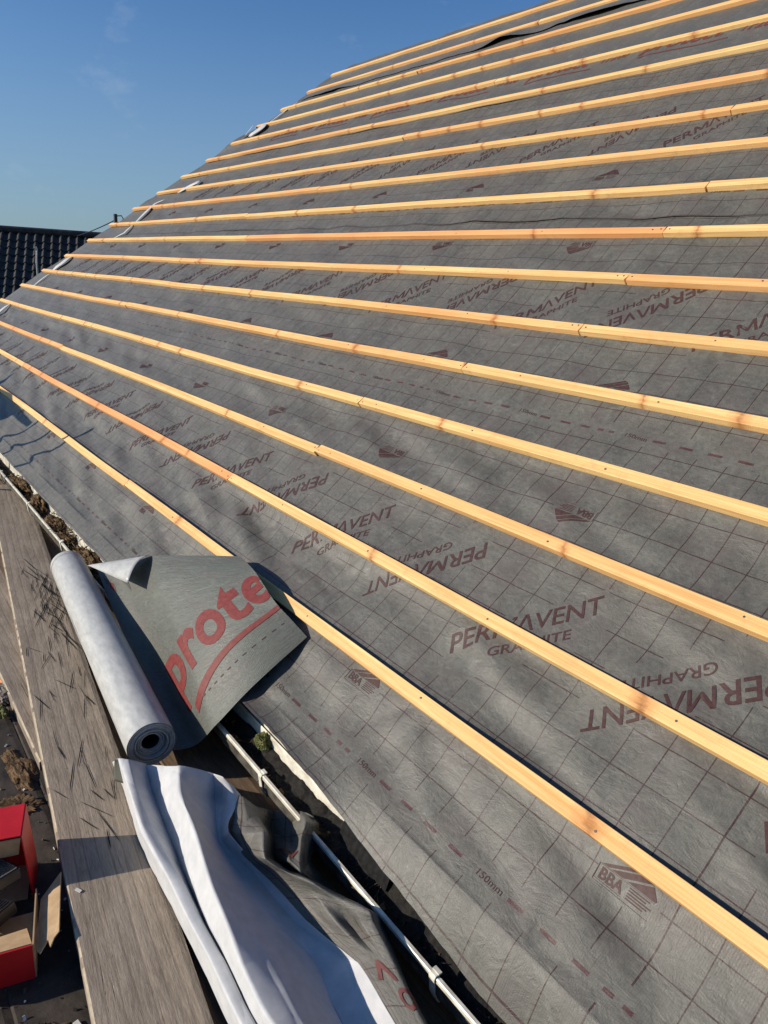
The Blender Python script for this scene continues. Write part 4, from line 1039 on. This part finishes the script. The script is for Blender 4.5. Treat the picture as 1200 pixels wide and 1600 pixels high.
mb = MB(); mb.box((-1.31, -.725, -.333), (.05, .012, .003), Matrix.Rotation(.2, 3, 'Z')); tag(mb.build('paper_scrap', M['whitebit']), 'grey paper scrap on the dark board beside the open carton', 'scrap')

# ================================================================ NEIGHBOURING ROOF, AERIAL, WIRE
rd = Vector((.310, .951, 0)); dn_h = Vector((.951, -.310, 0)); pf = R_(36)
dn = (dn_h * math.cos(pf) + Vector((0, 0, -math.sin(pf)))).normalized(); nn = (dn_h * math.sin(pf) + Vector((0, 0, math.cos(pf)))).normalized()
P0 = Vector((-22.157, 3.113, 1.90)) - rd * 4.4
nb = empty('neighbour_house', (-22, 5, -3.0), 'neighbouring house behind the hip with a black pantile roof', 'house')
mb = MB(); TW, TL = .20, .30; NC, NR_ = 48, 15
seg = 8
for r_ in range(NR_):
    A = []
    for e, (ln, lift) in enumerate(((0, .012), (TL + .05, .045), (TL + .05, .018))):
        row = []
        for c_ in range(NC * seg + 1):
            x = c_ * TW / seg; ph = (c_ % seg) / seg; hb = .042 * max(0, math.sin(math.pi * min(ph / .55, 1))) - (.008 if ph > .55 else 0)
            jit = .004 * math.sin(r_ * 5.1 + (c_ // seg) * 2.3)
            row.append(tuple(P0 + rd * x + dn * (.10 + r_ * TL + ln + jit * (e > 0)) + nn * (hb + lift - (.03 if e == 2 else 0))))
        A.append(row)
    mb.grid(np.array(A), flip=True)
mb.build('roof', M['tile'], nb)
mb = MB(); mb.tube([P0 + rd * x + Vector((0, 0, .03)) for x in np.linspace(-.1, NC * TW + .1, 26)], .10, 12); mb.build('ridge', M['tile'], nb, smooth=True)
mb = MB()
q0, q1 = P0 - rd * .0, P0 + rd * NC * TW
back = lambda p: p - dn_h * 3.6 + Vector((0, 0, -2.6)); fr = lambda p: p + dn * (TL * NR_ + .1) - nn * .05
mb.add([tuple(q0 - nn * .06), tuple(q1 - nn * .06), tuple(back(q1)), tuple(back(q0))], [(0, 1, 2, 3)])
mb.build('back_slope', M['tile'], nb)
mb = MB(); a0, a1, b0, b1 = fr(q0), fr(q1), back(q0), back(q1)
g0 = lambda p: (p.x, p.y, -3.0)
mb.add([tuple(a0), tuple(a1), tuple(b1), tuple(b0), g0(a0), g0(a1), g0(b1), g0(b0), tuple(q0 - Vector((0, 0, .08))), tuple(q1 - Vector((0, 0, .08)))],
       [(0, 1, 5, 4), (2, 3, 7, 6), (1, 9, 2, 6, 5), (3, 8, 0, 4, 7)])
mb.build('wall', M['wall'], nb)
# vent pipe standing in front of the neighbouring roof
mb = MB(); mb.tube([(-14.0, 2.113, 1.0 - 4.0), (-14.0, 2.120, 1.2), (-14.0, 2.138, 1.40)], .016, 10); mb.tube([(-14.0, 2.138, 1.40), (-14.0, 2.12, 1.455)], [.018, .022], 10)
tag(mb.build('vent_pipe', M['metal']), 'thin grey pipe standing before the black tiled roof', 'pipe')
ae = empty('cable_post', (-14, 3.48, -3), 'small post with a cable bracket peeping over the hip outline', 'post')
mb = MB(); mb.box((-14, 3.474, -.45), (.06, .05, 5.08)); mb.build('post', M['blackpl'], ae, bevel=.004)
mb = MB(); mb.tube([(-14, 3.50, 2.06), (-14, 3.58, 2.07), (-14, 3.61, 2.02), (-14, 3.58, 1.98)], .009, 8); mb.tube([(-14, 3.50, 1.95), (-14, 3.62, 1.97), (-14, 3.60, 1.90)], .008, 8)
mb.build('bracket', M['blackpl'], ae)
mb = MB(); pts = []
for t in np.linspace(0, 1, 22):
    p = Vector((-14, 3.47, 1.99)).lerp(Vector((-27.00, 5.81, 1.92)), t); p.z -= .25 * t * (1 - t); pts.append(p)
mb.tube(pts, .010, 6); tag(mb.build('overhead_cable', M['blackpl']), 'thin black cable running down from the small post to the neighbouring roof', 'cable')

# invented shadow caster, out of view on the left, shaped to shade the eave
st = empty('shadow_caster', (-7.5, -1.12, -.338), 'added shadow caster out of view, a dark bag and bent pipes on the far walkway', 'shadow caster')
mb = MB(); mb.tube([(-7.9, -1.12, -.338), (-7.9, -1.10, .62)], .024, 12); mb.build('post', M['metal'], st)  # added upright for the unseen caster
def slab(name, pts, th, mat):
    mb = MB(); pts = [Vector(p) for p in pts]; n_ = len(pts); off_ = Vector((.25, .93, 0)) * th
    mb.add([tuple(p - off_) for p in pts] + [tuple(p + off_) for p in pts], [tuple(range(n_)), tuple(range(2 * n_ - 1, n_ - 1, -1))] + [(i, (i + 1) % n_, (i + 1) % n_ + n_, i + n_) for i in range(n_)])
    mb.build(name, mat, st)
slab('silhouette', [(-7.898, -.999, .711), (-7.341, -.978, .728), (-7.148, -1.015, .697), (-6.502, -1.051, .667), (-6.529, -1.078, .644), (-7.073, -1.081, .641), (-7.131, -1.150, .584), (-7.891, -1.220, .525), (-8.5, -1.1, .60)], .02, M['blackpl'])  # added slab, outline shaped to cast the broad eave shadow
slab('caster_blade', [(-7.975, -.848, .837), (-8.024, -.974, .731), (-8.10, -1.0, .71), (-8.15, -.95, .74)], .004, M['metal'])  # added blade that casts the pointed shadow
def smooth_path(P, n=6):
    P = [np.array(p) for p in P]; out = []
    for i in range(len(P) - 1):
        p = [P[max(i - 1, 0)], P[i], P[i + 1], P[min(i + 2, len(P) - 1)]]
        for q in range(n):
            f_ = q / n; out.append(tuple(.5 * ((2 * p[1]) + (p[2] - p[0]) * f_ + (2 * p[0] - 5 * p[1] + 4 * p[2] - p[3]) * f_ * f_ + (-p[0] + 3 * p[1] - 3 * p[2] + p[3]) * f_ ** 3)))
    return out + [tuple(P[-1])]
for P in ([(-6.9, -1.2, -.33), (-6.2, -1.24, .1), (-5.958, -1.247, .442), (-5.856, -1.247, .550), (-5.908, -1.171, .566), (-5.738, -1.085, .639), (-5.660, -1.021, .692), (-5.613, -.983, .724), (-5.568, -.890, .802)],
          [(-7.0, -1.2, -.33), (-6.6, -1.24, .1), (-6.377, -1.247, .433), (-6.313, -1.247, .522), (-6.372, -1.204, .538), (-6.231, -1.168, .569), (-6.109, -1.111, .617), (-6.061, -1.051, .667), (-6.040, -1.012, .700)],
          [(-7.1, -1.2, -.33), (-7.05, -1.24, .1), (-6.9, -1.247, .40), (-6.641, -1.247, .500), (-6.704, -1.210, .533), (-6.523, -1.145, .588), (-6.461, -1.074, .647), (-6.409, -1.017, .696)]):
    mb = MB(); mb.tube(smooth_path(P), .013, 8); mb.build('caster_tube', M['blackpl'], st, smooth=True)  # added tubes bent to cast the curved shadows on the eave
